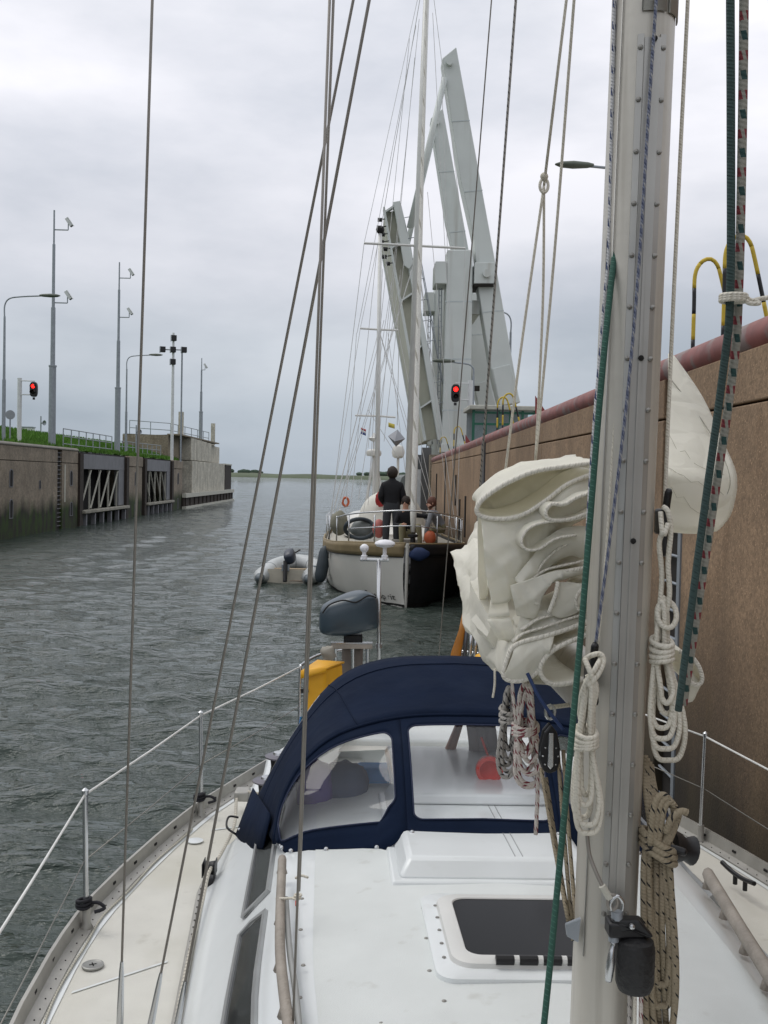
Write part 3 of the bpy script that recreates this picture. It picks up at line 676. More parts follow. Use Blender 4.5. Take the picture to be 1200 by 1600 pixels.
# floodlight mast
XF = -15.8; yf = base(268, XF); o = thing('floodlight_mast', 'white mast with a cross of five black floodlights', 'floodlight', (XF, yf, 1))
MB().tube([(XF, yf, 1), (XF, yf, 9.5), (XF, yf, 14.6)], [.14, .12, .09], 10).build('pole', m_whitepole, o, smooth=60)
MB().tube([(XF+.55, yf+1, 4), (XF+.55, yf+1, 13.2)], .07, 8).build('pole', m_galv, o, smooth=60)
zc = PXX(273, 548, XF).z
MB().rod((XF-.9, yf, zc), (XF+.95, yf, zc), .05, 6).build('crossarm', m_galv, o)
for dx, dz in ((0, 0), (-.85, 0), (.9, 0), (.05, .95), (.0, -1.0)):
    c = Vector((XF+dx, yf-.1, zc+dz)); q = Matrix.Rotation(R(20), 3, 'Z'); MB().box(c, (.42, .4, .46), q).build('floodlight', m_black, o, bevel=.03); MB().box(c+Vector((-.22, .05, 0)), (.06, .42, .5), q).build('visor', m_galv, o)
def small_pole(px, py0, py1, X, z0, label):
    y = base(px, X); z1_ = PXX(px, py0, X).z; o = thing('small_post', label, 'post', (X, y, z0), 'small posts with loudspeakers')
    MB().rod((X, y, z0), (X, y, z1_), .05, 6).build('post', m_galv, o); MB().lathe((X, y, z1_-.5), [(.04, 0), (.06, .12), (.2, .34), (.19, .36), (.03, .2)], 10, (.8, -.4, 0)).build('horn', m_galv, o)
small_pole(212, 664, 712, XP, 4.0, 'small loudspeaker post right of the near wire stay')
small_pole(63, 650, 690, -24, 5.2, 'small distant loudspeaker post behind the grass bank')
# white van-like box far on dyke
p = PXX(42, 676, -26); o = thing('utility_box', 'small white utility box on the dyke beside the round sign', 'box', (p.x, p.y, 5.3)); MB().bb((p.x-.5, p.y-.4, 5.2), (p.x+.5, p.y+.4, 6.3)).build('cabinet', m_whitepole, o, bevel=.05); MB().bb((p.x-.55, p.y-.45, 6.3), (p.x+.55, p.y+.45, 6.38)).build('lid', m_galv, o)
# ------------------------------------------------------------------ the white ketch astern
m_hullw = M('hull_white', srgb(216, 214, 206), .35, var=.05, scale=1.5, coat=.3)
patch(m_hullw, srgb(180, 170, 150), 1.3, .62, .8, .5)
m_hull_shade = M('hull_painted_shade', srgb(40, 40, 42), .4)  # shade on the ketch's right hull and bulwark, painted in as near-black colour
m_strake = M('strake_wood', srgb(138, 122, 90), .6, var=.18, scale=4)
m_deckt = M('deck_grey', srgb(176, 172, 160), .75)
m_inox = M('stainless', srgb(200, 202, 204), .25, .9, var=.05)
m_alum = M('alu_white', srgb(214, 214, 210), .45, .1, var=.06)
m_canvasw = M('canvas_white', srgb(214, 212, 202), .85, var=.08)
m_wire = M('wire', srgb(140, 138, 132), .4, .6)
m_wirew = M('wire_pale', srgb(206, 206, 204), .5, .1)
m_greyt = M('tarp_grey', srgb(112, 118, 116), .6, var=.2, scale=6)
m_orange = M('orange_buoy', srgb(190, 96, 60), .6)
m_blue = M('blue_cloth', srgb(26, 46, 84), .75)
m_rubber = M('rubber_dark', srgb(50, 60, 66), .6)
S2 = Vector((1.07, 23.75, 0)); D2 = Vector((-.035, 1, 0)).normalized(); Q2 = Vector((D2.y, -D2.x, 0))
def b2(d, s, z): return S2+D2*d+Q2*s+Vector((0, 0, z))
ds_ = [0, .12, .35, .8, 1.5, 2.3, 3.2, 4.5, 6, 8, 10, 12, 13.4, 14]
hd = [.05, .3, .62, 1.02, 1.38, 1.62, 1.75, 1.86, 1.92, 1.9, 1.78, 1.5, 1.15, .85]
hw = [.02, .10, .26, .52, .9, 1.24, 1.5, 1.7, 1.8, 1.78, 1.6, 1.2, .6, .2]
zs2 = [1.50, 1.49, 1.48, 1.46, 1.42, 1.37, 1.33, 1.28, 1.24, 1.22, 1.24, 1.28, 1.32, 1.34]
k2 = thing('ketch', 'white two-masted yacht moored bow-on behind, name lettered on its bow', 'sailing yacht', b2(7, 0, -.8))
def h2(d): return interp(d, ds_, hd), interp(d, ds_, hw), interp(d, ds_, zs2)
dl = [0, .06, .12, .22, .35, .55, .8, 1.1, 1.5, 1.9, 2.3, 2.8, 3.2, 3.8, 4.5, 5.2, 6, 7, 8, 9, 10, 11, 12, 12.8, 13.4, 14]
def hull_side(side, f0, f1, inset=0.0, n=9):
    rings = []
    for d in dl:
        a, b, z = h2(d); r_ = []
        for i in range(n):
            t = f0+(f1-f0)*i/(n-1)              # 0 keel .. .3 waterline .. 1 sheer
            if t < .3: q = t/.3; s_ = b*(.35+.65*q); zz = -.7+.7*q
            else: q = (t-.3)/.7; s_ = b+(a-b)*(q**.85)+.05*math.sin(q*math.pi); zz = z*q
            r_.append(b2(d+.18*(1-t) if d < .5 else d, side*(s_+inset), zz))
        rings.append(r_)
    return rings
MB().loft(hull_side(-1, 0, .86), flip=False).build('hull', [m_hullw], k2, smooth=60)
MB().loft(hull_side(1, 0, .86), flip=True).build('hull', [m_hull_shade], k2, smooth=60, label='right-hand side of the bow next to the lock wall, its shade painted dark')
for sd_ in (-1, 1):
    MB().loft(hull_side(sd_, .86, 1.0, .012, 4), flip=sd_ > 0).build('bulwark', m_strake if sd_ < 0 else m_hull_shade, k2, smooth=60, solid=.04)
    MB().tube([r_[0] for r_ in hull_side(sd_, .855, .86, .02, 2)], .018, 5).build('rubbing_strake', m_black, k2)
    MB().tube([r_[0] for r_ in hull_side(sd_, 1.0, 1.01, .0, 2)], .03, 5).build('cap_rail', m_strake, k2)
    MB().loft(hull_side(sd_, .24, .335, .006, 4), flip=sd_ > 0).build('boot_stripe', m_dark, k2, smooth=60)
rows = [[b2(d, s_*h2(d)[0]*.98, h2(d)[2]-.09) for s_ in (-1, -.5, 0, .5, 1)] for d in dl]
MB().loft(rows, flip=True).build('deck', m_deckt, k2, smooth=60)
MB().rod(b2(-.03, 0, 1.5), b2(.22, 0, -.3), .04, 8).build('stem', m_hullw, k2)
# porthole-like hawse and name
p = b2(3.4, -h2(3.4)[0]-.02, .95); MB().lathe(p, [(.01, 0), (.09, 0), (.07, .03), (.01, .03)], 10, -Q2).build('hawse_pipe', m_dark, k2)
def put_text(txt, size, o_, ex, ez, parent, mat, name='lettering', off=.012):
    vs_, fs = text_mesh(txt, size, 'LEFT'); nrm = ex.cross(ez).normalized()
    MB().add([o_+ex*v.x+ez*v.y+nrm*off for v in vs_], fs).build(name, mat, parent, smooth=0)
# lettering follows the bow, lower part near the stem
def bowpt(d, t):
    a, b, z = h2(d); q = (t-.3)/.7; return b2(d+(.18*(1-t) if d < .5 else 0), -(b+(a-b)*q**.85+.05*math.sin(q*math.pi)), z*q)
vs_, fs = text_mesh('Free Spirit', .26, 'LEFT')
mx_ = max(v.x for v in vs_)
MB().add([bowpt(1.25-1.05*(v.x/mx_), .375+.095*v.y/.26)+Vector((-.01, -.02, 0)) for v in vs_], fs).build('lettering', m_dark, k2, smooth=0)
# coachroof, doghouse canvas, cockpit hood
def trunk(d0, d1, hwid, z0, z1, name, mat, pw=3.0, n=14):
    rings = []
    for i in range(9):
        t = i/8; d = d0+(d1-d0)*t; e = 1-(abs(2*t-1))**6*.35
        rings.append([b2(d, hwid*e*math.copysign(abs(math.cos(a))**(2/pw), math.cos(a)), z0+(z1-z0)*e*abs(math.sin(a))**(2/pw)) for a in np.linspace(math.pi, 0, n)])
    return MB().loft(rings, cap=True).build(name, mat, k2, smooth=60)
trunk(2.8, 6.2, 1.1, 1.2, 1.75, 'coachroof', m_hullw, 4)
trunk(5.4, 7.4, .95, 1.5, 2.62, 'spray_dodger', m_canvasw, 2.4)
trunk(7.4, 11.5, 1.3, 1.2, 1.95, 'deckhouse', m_hullw, 4)
# masts
def line_px(pa, ya, pb, yb_): return PY(*pa, ya), PY(*pb, yb_)
mt = b2(5.0, 0, 1.3); a_, b_ = PY(637, 800, mt.y), PY(666, 0, mt.y); MD = (b_-a_)/(b_.z-a_.z)
def mastpt(z): return a_+MD*(z-a_.z)
m_top = 17.6
mast2 = MB().tube([mastpt(1.3), mastpt(12), mastpt(m_top)], [.105, .1, .075], 12).build('mast', m_alum, k2, smooth=180)
zt_ = b2(10, 0, 1.3); a3, b3 = PY(589, 760, 33.6), PY(594, 364, 33.6); MD3 = (b3-a3)/(b3.z-a3.z)
def mizpt(z): return a3+MD3*(z-a3.z)
miz = MB().tube([mizpt(1.5), mizpt(b3.z)], [.085, .06], 10).build('mizzen_mast', m_alum, k2, smooth=180)
MB().ball(mizpt(b3.z+.1), .14, 8, 6).build('masthead_gear', m_dark, miz)
def spreader(cpt, lpx, rpx, y, parent):
    l, r_ = PY(*lpx, y), PY(*rpx, y); MB().tube([l, cpt, r_], .035, 6).build('spreader', m_alum, parent); return l, r_
zsp = PY(651, 384, mt.y).z; sl2, sr2 = spreader(mastpt(zsp), (569, 380), (727, 388), mt.y, mast2)
zm1 = PY(592, 515, 33.6).z; ml, mr = spreader(mizpt(zm1), (563, 513), (622, 516), 33.6, miz)
zm2 = PY(589, 650, 33.6).z; ml2, mr2 = spreader(mizpt(zm2), (555, 649), (618, 652), 33.6, miz)
# furled headsail on its stay
tack = b2(.25, .14, 1.75); head = mastpt(m_top-.4)
fl = [tack+(head-tack)*t for t in np.linspace(0, 1, 40)]
MB().tube(fl, [.05]+[.075-.048*min(1, i/34) for i in range(39)], 10).build('furled_headsail', rope_mat('furl_cloth', srgb(222, 220, 212), [srgb(176, 172, 160)], .9, .18, 1.0, .8), k2, smooth=180)
MB().lathe(tack-Vector((0, 0, .32)), [(.02, 0), (.11, 0), (.11, .04), (.06, .06), (.06, .2), (.12, .22), (.12, .27), (.03, .3)], 12).build('furling_drum', m_black, k2)
# standing rigging, each wire its own part
def wire(a, b, r=.009, m_=None, parent=k2, name='stay'): return MB().rod(a, b, r, 5).build(name, m_ or m_wirew, parent)
mh = mastpt(m_top-.2)
for s_, tip in ((-1, sl2), (1, sr2)):
    ch = b2(5.2, s_*1.8, 1.3); wire(ch, tip, .010); wire(tip, mh, .008); wire(b2(4.6, s_*1.75, 1.3), mastpt(zsp-.2)); wire(b2(6.2, s_*1.8, 1.3), mastpt(zsp-.2))
for s_, tip in ((-1, ml), (1, mr)):
    ch = b2(9.8, s_*1.8, 1.3); wire(ch, tip); wire(tip, mizpt(b3.z)); wire(b2(10.8, s_*1.75, 1.3), mizpt(zm1)); wire(b2(9.0, s_*1.8, 1.3), mizpt(zm1))
wire(b2(13.8, 0, 1.4), mizpt(b3.z)); wire(mh, mizpt(b3.z))
for (p1, p2) in (((650, 40), (558, 520)), ((655, 30), (600, 560)), ((557, 520), (540, 800)), ((612, 440), (560, 780)), ((625, 430), (568, 800)), ((600, 500), (530, 790)), ((676, 20), (700, 480)), ((690, 120), (706, 600)), ((640, 60), (575, 700)), ((648, 90), (585, 760)), ((590, 380), (548, 790)), ((598, 420), (575, 790)), ((606, 520), (640, 790)), ((668, 300), (716, 815)), ((575, 640), (622, 715)), ((632, 400), (600, 690))):
    wire(PY(*p1, 28.9), PY(*p2, 28.9), .008, name='halyard')
# boom with covered sail on the main mast, seen end on
MB().tube([mastpt(2.9)+D2*.2, mastpt(2.9)+D2*4.5], .22, 10).build('boom_cover', m_greyt, k2)
# radar and domes on stern pole
rp = PY(584, 800, 36); rz = PY(584, 711, 36)
mb = MB(); mb.rod(rp, rz, .05, 8); mb.rod(PY(570, 800, 36.2), PY(583, 722, 36), .04, 6); mb.rod(PY(604, 800, 36), PY(588, 725, 36), .04, 6); ps = mb.build('radar_pole', m_alum, k2)
MB().lathe(rz-Vector((0, 0, .05)), [(.05, 0), (.24, .02), (.27, .1), (.25, .2), (.12, .25), (.02, .26)], 16).build('radar_dome', m_hullw, ps)
p = PY(584, 690, 36); mb = MB(); mb.rod(rz, p, .03, 6); mb.lathe(p, [(.02, 0), (.12, .03), (.2, .12), (.1, .16), (.03, .3)], 10); mb.build('wind_generator', m_alum, ps)
p = PY(622, 716, 31.5); mb = MB(); mb.lathe(p, [(.1, 0), (.17, .05), (.2, .2), (.15, .36), (.02, .42)], 12); mb.rod(p-Vector((0, 0, 1)), p, .04, 6); mb.build('satellite_dome', m_hullw, k2)
# pulpit and guard rails
def rail(pts, r=.016, name='guard_rail', m_=None): return MB().tube(pts, r, 6).build(name, m_ or m_inox, k2, smooth=180)
def sheer(d, s_, h): a, b, z = h2(d); return b2(d, s_*(a-.06), z+h)
rail(spl([sheer(2.6, -1, .62), sheer(1.5, -1, .68), sheer(.7, -1, .72), b2(.15, 0, 2.26), sheer(.7, 1, .72), sheer(1.5, 1, .68), sheer(2.6, 1, .62)], 5), .02, 'pulpit')
rail(spl([sheer(1.5, -1, .33), sheer(.7, -1, .36), b2(.25, 0, 1.9), sheer(.7, 1, .36), sheer(1.5, 1, .33)], 5), .016, 'pulpit')
for d in (.55, 1.5, 2.6, 4.2, 5.8, 7.4, 9, 10.6, 12.2):
    for s_ in (-1, 1): rail([sheer(d, s_, 0), sheer(d, s_, .66)], .018, 'stanchion')
for s_ in (-1, 1):
    for h in (.33, .64): rail([sheer(d, s_, h) for d in (2.6, 4.2, 5.8, 7.4, 9, 10.6, 12.2, 13.6)], .008, 'guard_wire')
MB().lathe(b2(.9, .62, 2.15), [(.02, 0), (.1, .01), (.13, .05), (.1, .1), (.02, .11)], 10).build('bow_light', m_hullw, k2)
# stowed gear on the foredeck
def blob(name, c, r, sc, m_, label, cat, seed=0, group=None, amp=.18):
    mb = MB(); mb.ball((0, 0, 0), r, 18, 12, sc)
    mb.v = [tuple(Vector(c)+Vector(v)*(1+amp*mnoise.noise(Vector(v)*(2.2/r)+Vector((seed, 0, 0))))) for v in mb.v]
    return tag(mb.build(name, m_, smooth=180), label, cat, group)
c = PY(562, 826, 25.6); MB_ = MB()
MB_.tube([c+Vector((.36*math.cos(t), .12*math.sin(t*2), .24*math.sin(t))) for t in np.linspace(0, 2*math.pi, 24, endpoint=False)], .05, 8, True)
fg = MB_.build('folded_ring', m_rubber, smooth=180); tag(fg, 'dark rubber ring standing on the ketch foredeck, left of the standing man', 'ring')
blob('stowage_bag', c+Vector((.1, .25, -.02)), .3, (1.1, .7, .85), m_greyt, 'grey bag behind the rubber ring on the ketch foredeck', 'bag', 3)
blob('stowage_bag', PY(530, 818, 26.6), .26, (.9, 1, 1.25), M('bag_olive', srgb(126, 124, 108), .8, var=.2), 'olive sail bag lashed at the ketch rail, leftmost', 'bag', 5)
blob('round_buoy', PY(592, 826, 25.2), .2, (.8, .8, 1.15), M('buoy_pink', srgb(178, 100, 92), .6), 'pinkish red buoy on the ketch foredeck beside the standing man', 'buoy', 2, None, .04)
blob('round_buoy', PY(672, 840, 24.3), .14, (1, 1, 1.2), m_orange, 'orange buoy at the ketch bow, below the crouching person', 'buoy', 6, None, .04)
o = blob('anchor_cover', PY(655, 866, 23.72), .25, (.95, .45, .6), m_blue, 'blue cloth bundle lashed over the ketch anchor at the stem', 'cover', 8)
blob('red_bag', PY(594, 780, 29), .17, (.8, .8, 1.3), M('red_cloth', srgb(150, 34, 36), .8), 'small red bundle behind the standing man on the ketch', 'bundle', 9)
# life ring on rail
p = PY(540, 784, 30); tag(MB().tube([p+Vector((.085*math.cos(t), 0, .12*math.sin(t))) for t in np.linspace(0, 2*math.pi, 20, endpoint=False)], .035, 8, True).build('life_ring', m_orange, smooth=180), 'small orange ring hung on the ketch side rail', 'life ring')
# hanging reflector and flags
p = PY(619, 684, 27.5); mb = MB()
mb.add([p+Vector(v) for v in ((-.22, 0, .04), (-.04, -.16, -.1), (.24, 0, -.02), (.02, .16, .1), (.03, 0, .22), (0, 0, -.24))], [(0, 1, 4), (1, 2, 4), (2, 3, 4), (3, 0, 4), (1, 0, 5), (2, 1, 5), (3, 2, 5), (0, 3, 5)])
o = mb.build('radar_reflector', M('reflector', srgb(150, 152, 156), .4, .5), smooth=0); tag(o, 'diamond-shaped silver radar reflector hoisted on the ketch rigging', 'reflector')
tag(MB().rod(p+Vector((.02, 0, .33)), PY(626, 420, 28.5), .008, 5).build('flag_halyard', m_wire), 'thin line holding up the silver radar reflector', 'line')
def flag(px, py, Y, w_, h_, cols, label):
    p = PY(px, py, Y); o = thing('flag', label, 'flag', p, 'small flags in the ketch rigging')
    for i, c in enumerate(cols):
        rows = [[p+Vector((w_*u, .04*math.sin(u*5+i), -h_*(i+t)/len(cols)-.06*u)) for u in np.linspace(0, 1, 6)] for t in (0, 1)]
        MB().loft(rows).build('stripe', c, o, solid=.004)
flag(564, 668, 33, .16, .2, [M('flag_red', srgb(170, 50, 56), .8), M('flag_white', srgb(210, 210, 210), .8), M('flag_blue', srgb(50, 70, 130), .8)], 'small red, white and blue flag left of the mizzen mast')
flag(607, 660, 33, .2, .14, [M('flag_yellow', srgb(196, 180, 80), .8)], 'small yellow flag between the two ketch masts')

# ------------------------------------------------------------------ long dark fender and the inflatable dinghy
fa, fb_ = PY(510, 853, 27.9), PY(499, 910, 27.7)
f = thing('fender', 'long dark cylindrical fender hanging at the ketch side', 'fender', fb_)
dv = fb_-fa; MB().tube([fa+dv*t for t in (0, .04, .1, .2, .8, .9, .97, 1.0)], [.05, .1, .14, .165, .165, .14, .1, .05], 14).build('body', m_rubber, f, smooth=180)
MB().tube([fa, (fa+PY(520, 815, 27.6))/2+Vector((0, 0, -.02)), PY(521, 812, 27.6)], .014, 6).build('rope', m_dark, f)
dn = thing('inflatable_dinghy', 'light grey inflatable dinghy floating left of the ketch', 'dinghy', (-2.05, 29.8, -.1))
m_pvc = M('pvc_grey', srgb(186, 190, 190), .5, var=.06, scale=3); m_pvcd = M('pvc_dark', srgb(96, 106, 112), .5)
def dp(u, v, z): h = R(-3); return Vector((-2.08+u*math.cos(h)-v*math.sin(h), 28.5+u*math.sin(h)+v*math.cos(h), z))
U = spl([dp(-.66, -.25, .2), dp(-.66, .5, .22), dp(-.66, 1.6, .25), dp(-.58, 2.3, .31), dp(-.3, 2.85, .38), dp(.1, 3.0, .40), dp(.45, 2.7, .36), dp(.64, 2.1, .29), dp(.67, 1.4, .24), dp(.67, .5, .22), dp(.67, -.25, .2)], 7)
n = len(U); MB().tube(U, [.1 if i < 2 or i > n-3 else .16 if i < 4 or i > n-5 else .225 for i in range(n)], 16).build('tube', m_pvc, dn, smooth=180)
for i in (14, 32, 44, 58): 
    if i < n-1: MB().tube([U[i], U[i]+(U[i+1]-U[i])*.3], .23, 16).build('seam_band', m_pvcd, dn, smooth=60)
for u in (-.66, .67): MB().tube([dp(u, -.42, .2), dp(u, -.2, .2)], [.05, .135], 12).build('tube_cone', m_pvcd, dn, smooth=180)
MB().bb(dp(-.5, .12, .0), dp(.5, .17, .42)).build('transom', M('ply', srgb(190, 184, 168), .7), dn, bevel=.02)
MB().add([dp(-.5, .15, .1), dp(.5, .15, .1), dp(.5, 2.3, .14), dp(-.5, 2.3, .14)], [(0, 1, 2, 3)]).build('floor', M('floor_ply', srgb(176, 150, 128), .8), dn, solid=.02)
MB().bb(dp(-.48, 1.2, .3), dp(.5, 1.45, .34)).build('thwart', M('ply2', srgb(168, 150, 122), .7), dn)
for v_ in (.9, 1.9):
    for u in (-.72, .72): MB().ball(dp(u, v_, .43), .07, 8, 6, (1, 1.6, .6)).build('handle', m_pvcd, dn)
ob = thing('outboard_motor', 'small dark outboard motor on the dinghy transom', 'outboard motor', dp(.05, 0, 0))
def cowl(c, L_, W_, H_, q, m_, parent, name='cowl', pw=3.2):
    rings = []
    for t, s_ in ((-.5, .55), (-.46, .8), (-.3, .97), (0, 1.0), (.25, .95), (.42, .78), (.5, .5)):
        rings.append([Vector(c)+q @ Vector((W_*.5*s_*math.copysign(abs(math.cos(a))**(2/pw), math.cos(a)), L_*t, H_*.5*s_*math.copysign(abs(math.sin(a))**(2/pw), math.sin(a)))) for a in np.linspace(0, 2*math.pi, 20, endpoint=False)])
    return MB().loft(rings, True, True, flip=True).build(name, m_, parent, smooth=60)
m_obdk = M('outboard_dark', srgb(52, 58, 70), .4)
cowl(dp(.1, .25, .78), .5, .3, .34, Matrix.Rotation(R(24), 3, 'X') @ Matrix.Rotation(R(-20), 3, 'Y'), m_obdk, ob)
MB().rod(dp(.0, .1, .65), dp(.02, -.1, .1), .06, 8).build('leg', m_black, ob); MB().rod(dp(.12, .3, .8), dp(.32, .75, .92), .025, 6).build('tiller', m_black, ob)
MB().bb(dp(-.1, .05, .38), dp(.1, .22, .55)).build('clamp', m_galv, ob)

# ------------------------------------------------------------------ people on the ketch
def person(name, label, joints, edges, mats, base_, hair=None):
    """joints: name -> (pos, radius, material index); one continuous skinned body"""
    names = list(joints); me = bpy.data.meshes.new(name)
    me.from_pydata([Vector(joints[n][0]) for n in names], [(names.index(a), names.index(b)) for a, b in edges], [])
    ob_ = bpy.data.objects.new(name, me); COL.objects.link(ob_)
    md = ob_.modifiers.new('skin', 'SKIN'); md.use_smooth_shade = True
    for i, n in enumerate(names):
        r_ = joints[n][1]; me.skin_vertices[0].data[i].radius = (r_, r_) if not isinstance(r_, tuple) else r_
        me.skin_vertices[0].data[i].use_root = (n == 'pelvis')
    sb = ob_.modifiers.new('s', 'SUBSURF'); sb.levels = 2; sb.render_levels = 2
    dg = bpy.context.evaluated_depsgraph_get(); m2 = bpy.data.meshes.new_from_object(ob_.evaluated_get(dg))
    bpy.data.objects.remove(ob_); 
    m2.name = name; m2.materials.clear()
    for q in mats: m2.materials.append(q)
    P_ = [Vector(joints[n][0]) for n in names]; K = [joints[n][2] for n in names]
    for pl in m2.polygons:
        c = pl.center; best = (9, 0)
        for a, b in edges:
            ia, ib = names.index(a), names.index(b); ab_ = P_[ib]-P_[ia]; t = max(0, min(1, (c-P_[ia]).dot(ab_)/max(ab_.length_squared, 1e-9)))
            dd = (c-(P_[ia]+ab_*t)).length
            if dd < best[0]: best = (dd, K[ib] if t > .5 else K[ia])
        pl.material_index = best[1]; pl.use_smooth = True
    o = bpy.data.objects.new(name, m2); COL.objects.link(o)
    for v in m2.vertices: v.co -= Vector(base_)
    setloc(o, base_); tag(o, label, 'person')
    return o
m_skin = M('skin', srgb(196, 150, 126), .6); m_jkt = M('jacket_black', srgb(26, 26, 30), .85, var=.2, bump=.3, bscale=14); m_trs = M('trousers_grey', srgb(58, 60, 64), .85, var=.15, bump=.3, bscale=12)
m_khaki = M('trousers_khaki', srgb(132, 126, 98), .85); m_hair = M('hair_dark', srgb(48, 38, 32), .7, bump=.6, bscale=40); m_hairr = M('hair_brown', srgb(104, 66, 52), .7, bump=.6, bscale=40); m_jktg = M('jacket_grey', srgb(132, 134, 138), .8); m_shoe = M('shoe', srgb(40, 38, 36), .6)
def fingers(J, E_, side, wrist, direction, down, mi=0, s=1.0):
    d = Vector(direction).normalized(); w_ = Vector(down).normalized(); sidev = d.cross(w_).normalized()
    palm = Vector(wrist)+d*.09*s; J['palm'+side] = (palm, (.034*s, .022*s), mi); E_.append(('hand'+side, 'palm'+side))
    for i, (off, ln) in enumerate(((-.03, .07), (-.01, .085), (.01, .08), (.03, .06))):
        k = palm+d*.02+w_*off; m_ = k+d*ln*.6*s; e = m_+d*ln*.3*s+sidev*.03*s
        J['f%d%s' % (i, side)] = (m_, .0095*s, mi); J['g%d%s' % (i, side)] = (e, .008*s, mi); E_ += [('palm'+side, 'f%d%s' % (i, side)), ('f%d%s' % (i, side), 'g%d%s' % (i, side))]
    th_ = Vector(wrist)+d*.05*s-w_*.045*s; J['th'+side] = (th_+d*.04, .010*s, mi); E_.append(('hand'+side, 'th'+side))
def head_parts(o, c, face_dir, hm, r=.1, long=False):
    f_ = Vector(face_dir).normalized(); sd_ = f_.cross(Vector((0, 0, 1))).normalized()
    mb = MB(); mb.ball((0, 0, 0), r*1.12, 14, 10, (1, 1, 1.18))
    mb.v = [tuple(Vector(c)-f_*.022+Vector((0, 0, .028))+Vector(v)*(1+.12*mnoise.noise(Vector(v)*25))) for v in mb.v if True]
    keep = []
    h = mb.build('hair', hm, o, smooth=180)
    mb = MB(); mb.rod(Vector(c)+f_*r*.95+Vector((0, 0, -.005)), Vector(c)+f_*(r*1.2)+Vector((0, 0, -.03)), .012, 6); mb.build('nose', m_skin, o)
    for s_ in (-1, 1):
        MB().ball(Vector(c)+sd_*r*.98*s_+Vector((0, 0, -.01)), .026, 8, 6, (.5, 1, 1.2)).build('ear', m_skin, o)
        MB().ball(Vector(c)+f_*r*1.02+sd_*.035*s_+Vector((0, 0, .005)), .011, 6, 5).build('eye', m_dark, o)
    MB().bar(Vector(c)+f_*r*1.03-sd_*.025+Vector((0, 0, -.055)), Vector(c)+f_*r*1.03+sd_*.025+Vector((0, 0, -.055)), .012, .01).build('mouth', M('lips', srgb(150, 90, 84), .6), o)
# standing, back turned
bp_ = PY(611, 845, 25.0); zf = 1.40; px0 = bp_.x
def q(dx, dy, dz): return Vector((px0+dx, 25.0+dy, zf+dz))
J = {'pelvis': (q(0, 0, .95), (.185, .145), 2), 'waist': (q(0, 0, 1.06), (.21, .15), 1), 'chest': (q(0, -.01, 1.3), (.235, .16), 1), 'upper': (q(0, -.02, 1.46), (.19, .13), 1), 'neck': (q(0, 0, 1.56), .078, 1), 'jaw': (q(0, .03, 1.63), .078, 0), 'head': (q(0, .02, 1.71), .092, 0)}
E_ = [('pelvis', 'waist'), ('waist', 'chest'), ('chest', 'upper'), ('upper', 'neck'), ('neck', 'jaw'), ('jaw', 'head')]
for s_, k in ((-1, 'l'), (1, 'r')):
    J.update({'sh'+k: (q(s_*.2, -.01, 1.43), .092, 1), 'el'+k: (q(s_*.285, -.03, 1.14), .08, 1), 'wr'+k: (q(s_*.19, .18, .98), .05, 1), 'hand'+k: (q(s_*.15, .24, .96), .035, 0),
              'hip'+k: (q(s_*.1, 0, .86), .125, 2), 'kn'+k: (q(s_*.125, -.01, .48), .1, 2), 'an'+k: (q(s_*.13, 0, .1), .085, 2), 'heel'+k: (q(s_*.13, -.03, .045), .045, 3), 'toe'+k: (q(s_*.15, .18, .035), .04, 3)})
    E_ += [('upper', 'sh'+k), ('sh'+k, 'el'+k), ('el'+k, 'wr'+k), ('wr'+k, 'hand'+k), ('pelvis', 'hip'+k), ('hip'+k, 'kn'+k), ('kn'+k, 'an'+k), ('an'+k, 'heel'+k), ('heel'+k, 'toe'+k)]
    fingers(J, E_, k, J['hand'+k][0], (-s_*.4, .8, -.2), (0, 0, -1))
o = person('person', 'standing person in black jacket and grey trousers, back turned, on the ketch bow', J, E_, [m_skin, m_jkt, m_trs, m_shoe], q(0, 0, 0))
head_parts(o, q(0, .02, 1.71), (0, 1, 0), m_hair, .118)
# seated, facing the camera, reaching right
bp_ = PY(634, 786, 24.75); sx, sz, sy = bp_.x, bp_.z, 24.75
def q(dx, dy, dz): return Vector((sx+dx, sy+dy, sz+dz))
J = {'pelvis': (q(0, .12, -.74), (.15, .13), 2), 'waist': (q(0, .1, -.6), (.15, .12), 1), 'chest': (q(.01, .04, -.4), (.18, .13), 1), 'upper': (q(.01, .01, -.27), (.15, .11), 1), 'neck': (q(0, 0, -.15), .055, 0), 'jaw': (q(0, -.02, -.06), .072, 0), 'head': (q(0, 0, .02), .088, 0)}
E_ = [('pelvis', 'waist'), ('waist', 'chest'), ('chest', 'upper'), ('upper', 'neck'), ('neck', 'jaw'), ('jaw', 'head')]
for s_, k in ((-1, 'l'), (1, 'r')):
    J.update({'sh'+k: (q(s_*.18, 0, -.28), .07, 1), 'hip'+k: (q(s_*.09+.03, .05, -.76), .1, 2), 'kn'+k: (q(s_*.2+.1, -.35, -.5), .08, 2), 'an'+k: (q(s_*.22+.12, -.38, -.92), .055, 2), 'heel'+k: (q(s_*.22+.12, -.36, -.97), .042, 3), 'toe'+k: (q(s_*.24+.12, -.58, -.98), .038, 3)})
    E_ += [('upper', 'sh'+k), ('pelvis', 'hip'+k), ('hip'+k, 'kn'+k), ('kn'+k, 'an'+k), ('an'+k, 'heel'+k), ('heel'+k, 'toe'+k)]
J.update({'ell': (q(-.26, -.1, -.52), .055, 1), 'wrl': (q(-.12, -.3, -.52), .042, 1), 'handl': (q(-.08, -.35, -.5), .032, 0), 'elr': (q(.42, -.05, -.3), .055, 1), 'wrr': (q(.62, -.06, -.33), .042, 1), 'handr': (q(.68, -.06, -.33), .032, 0)})
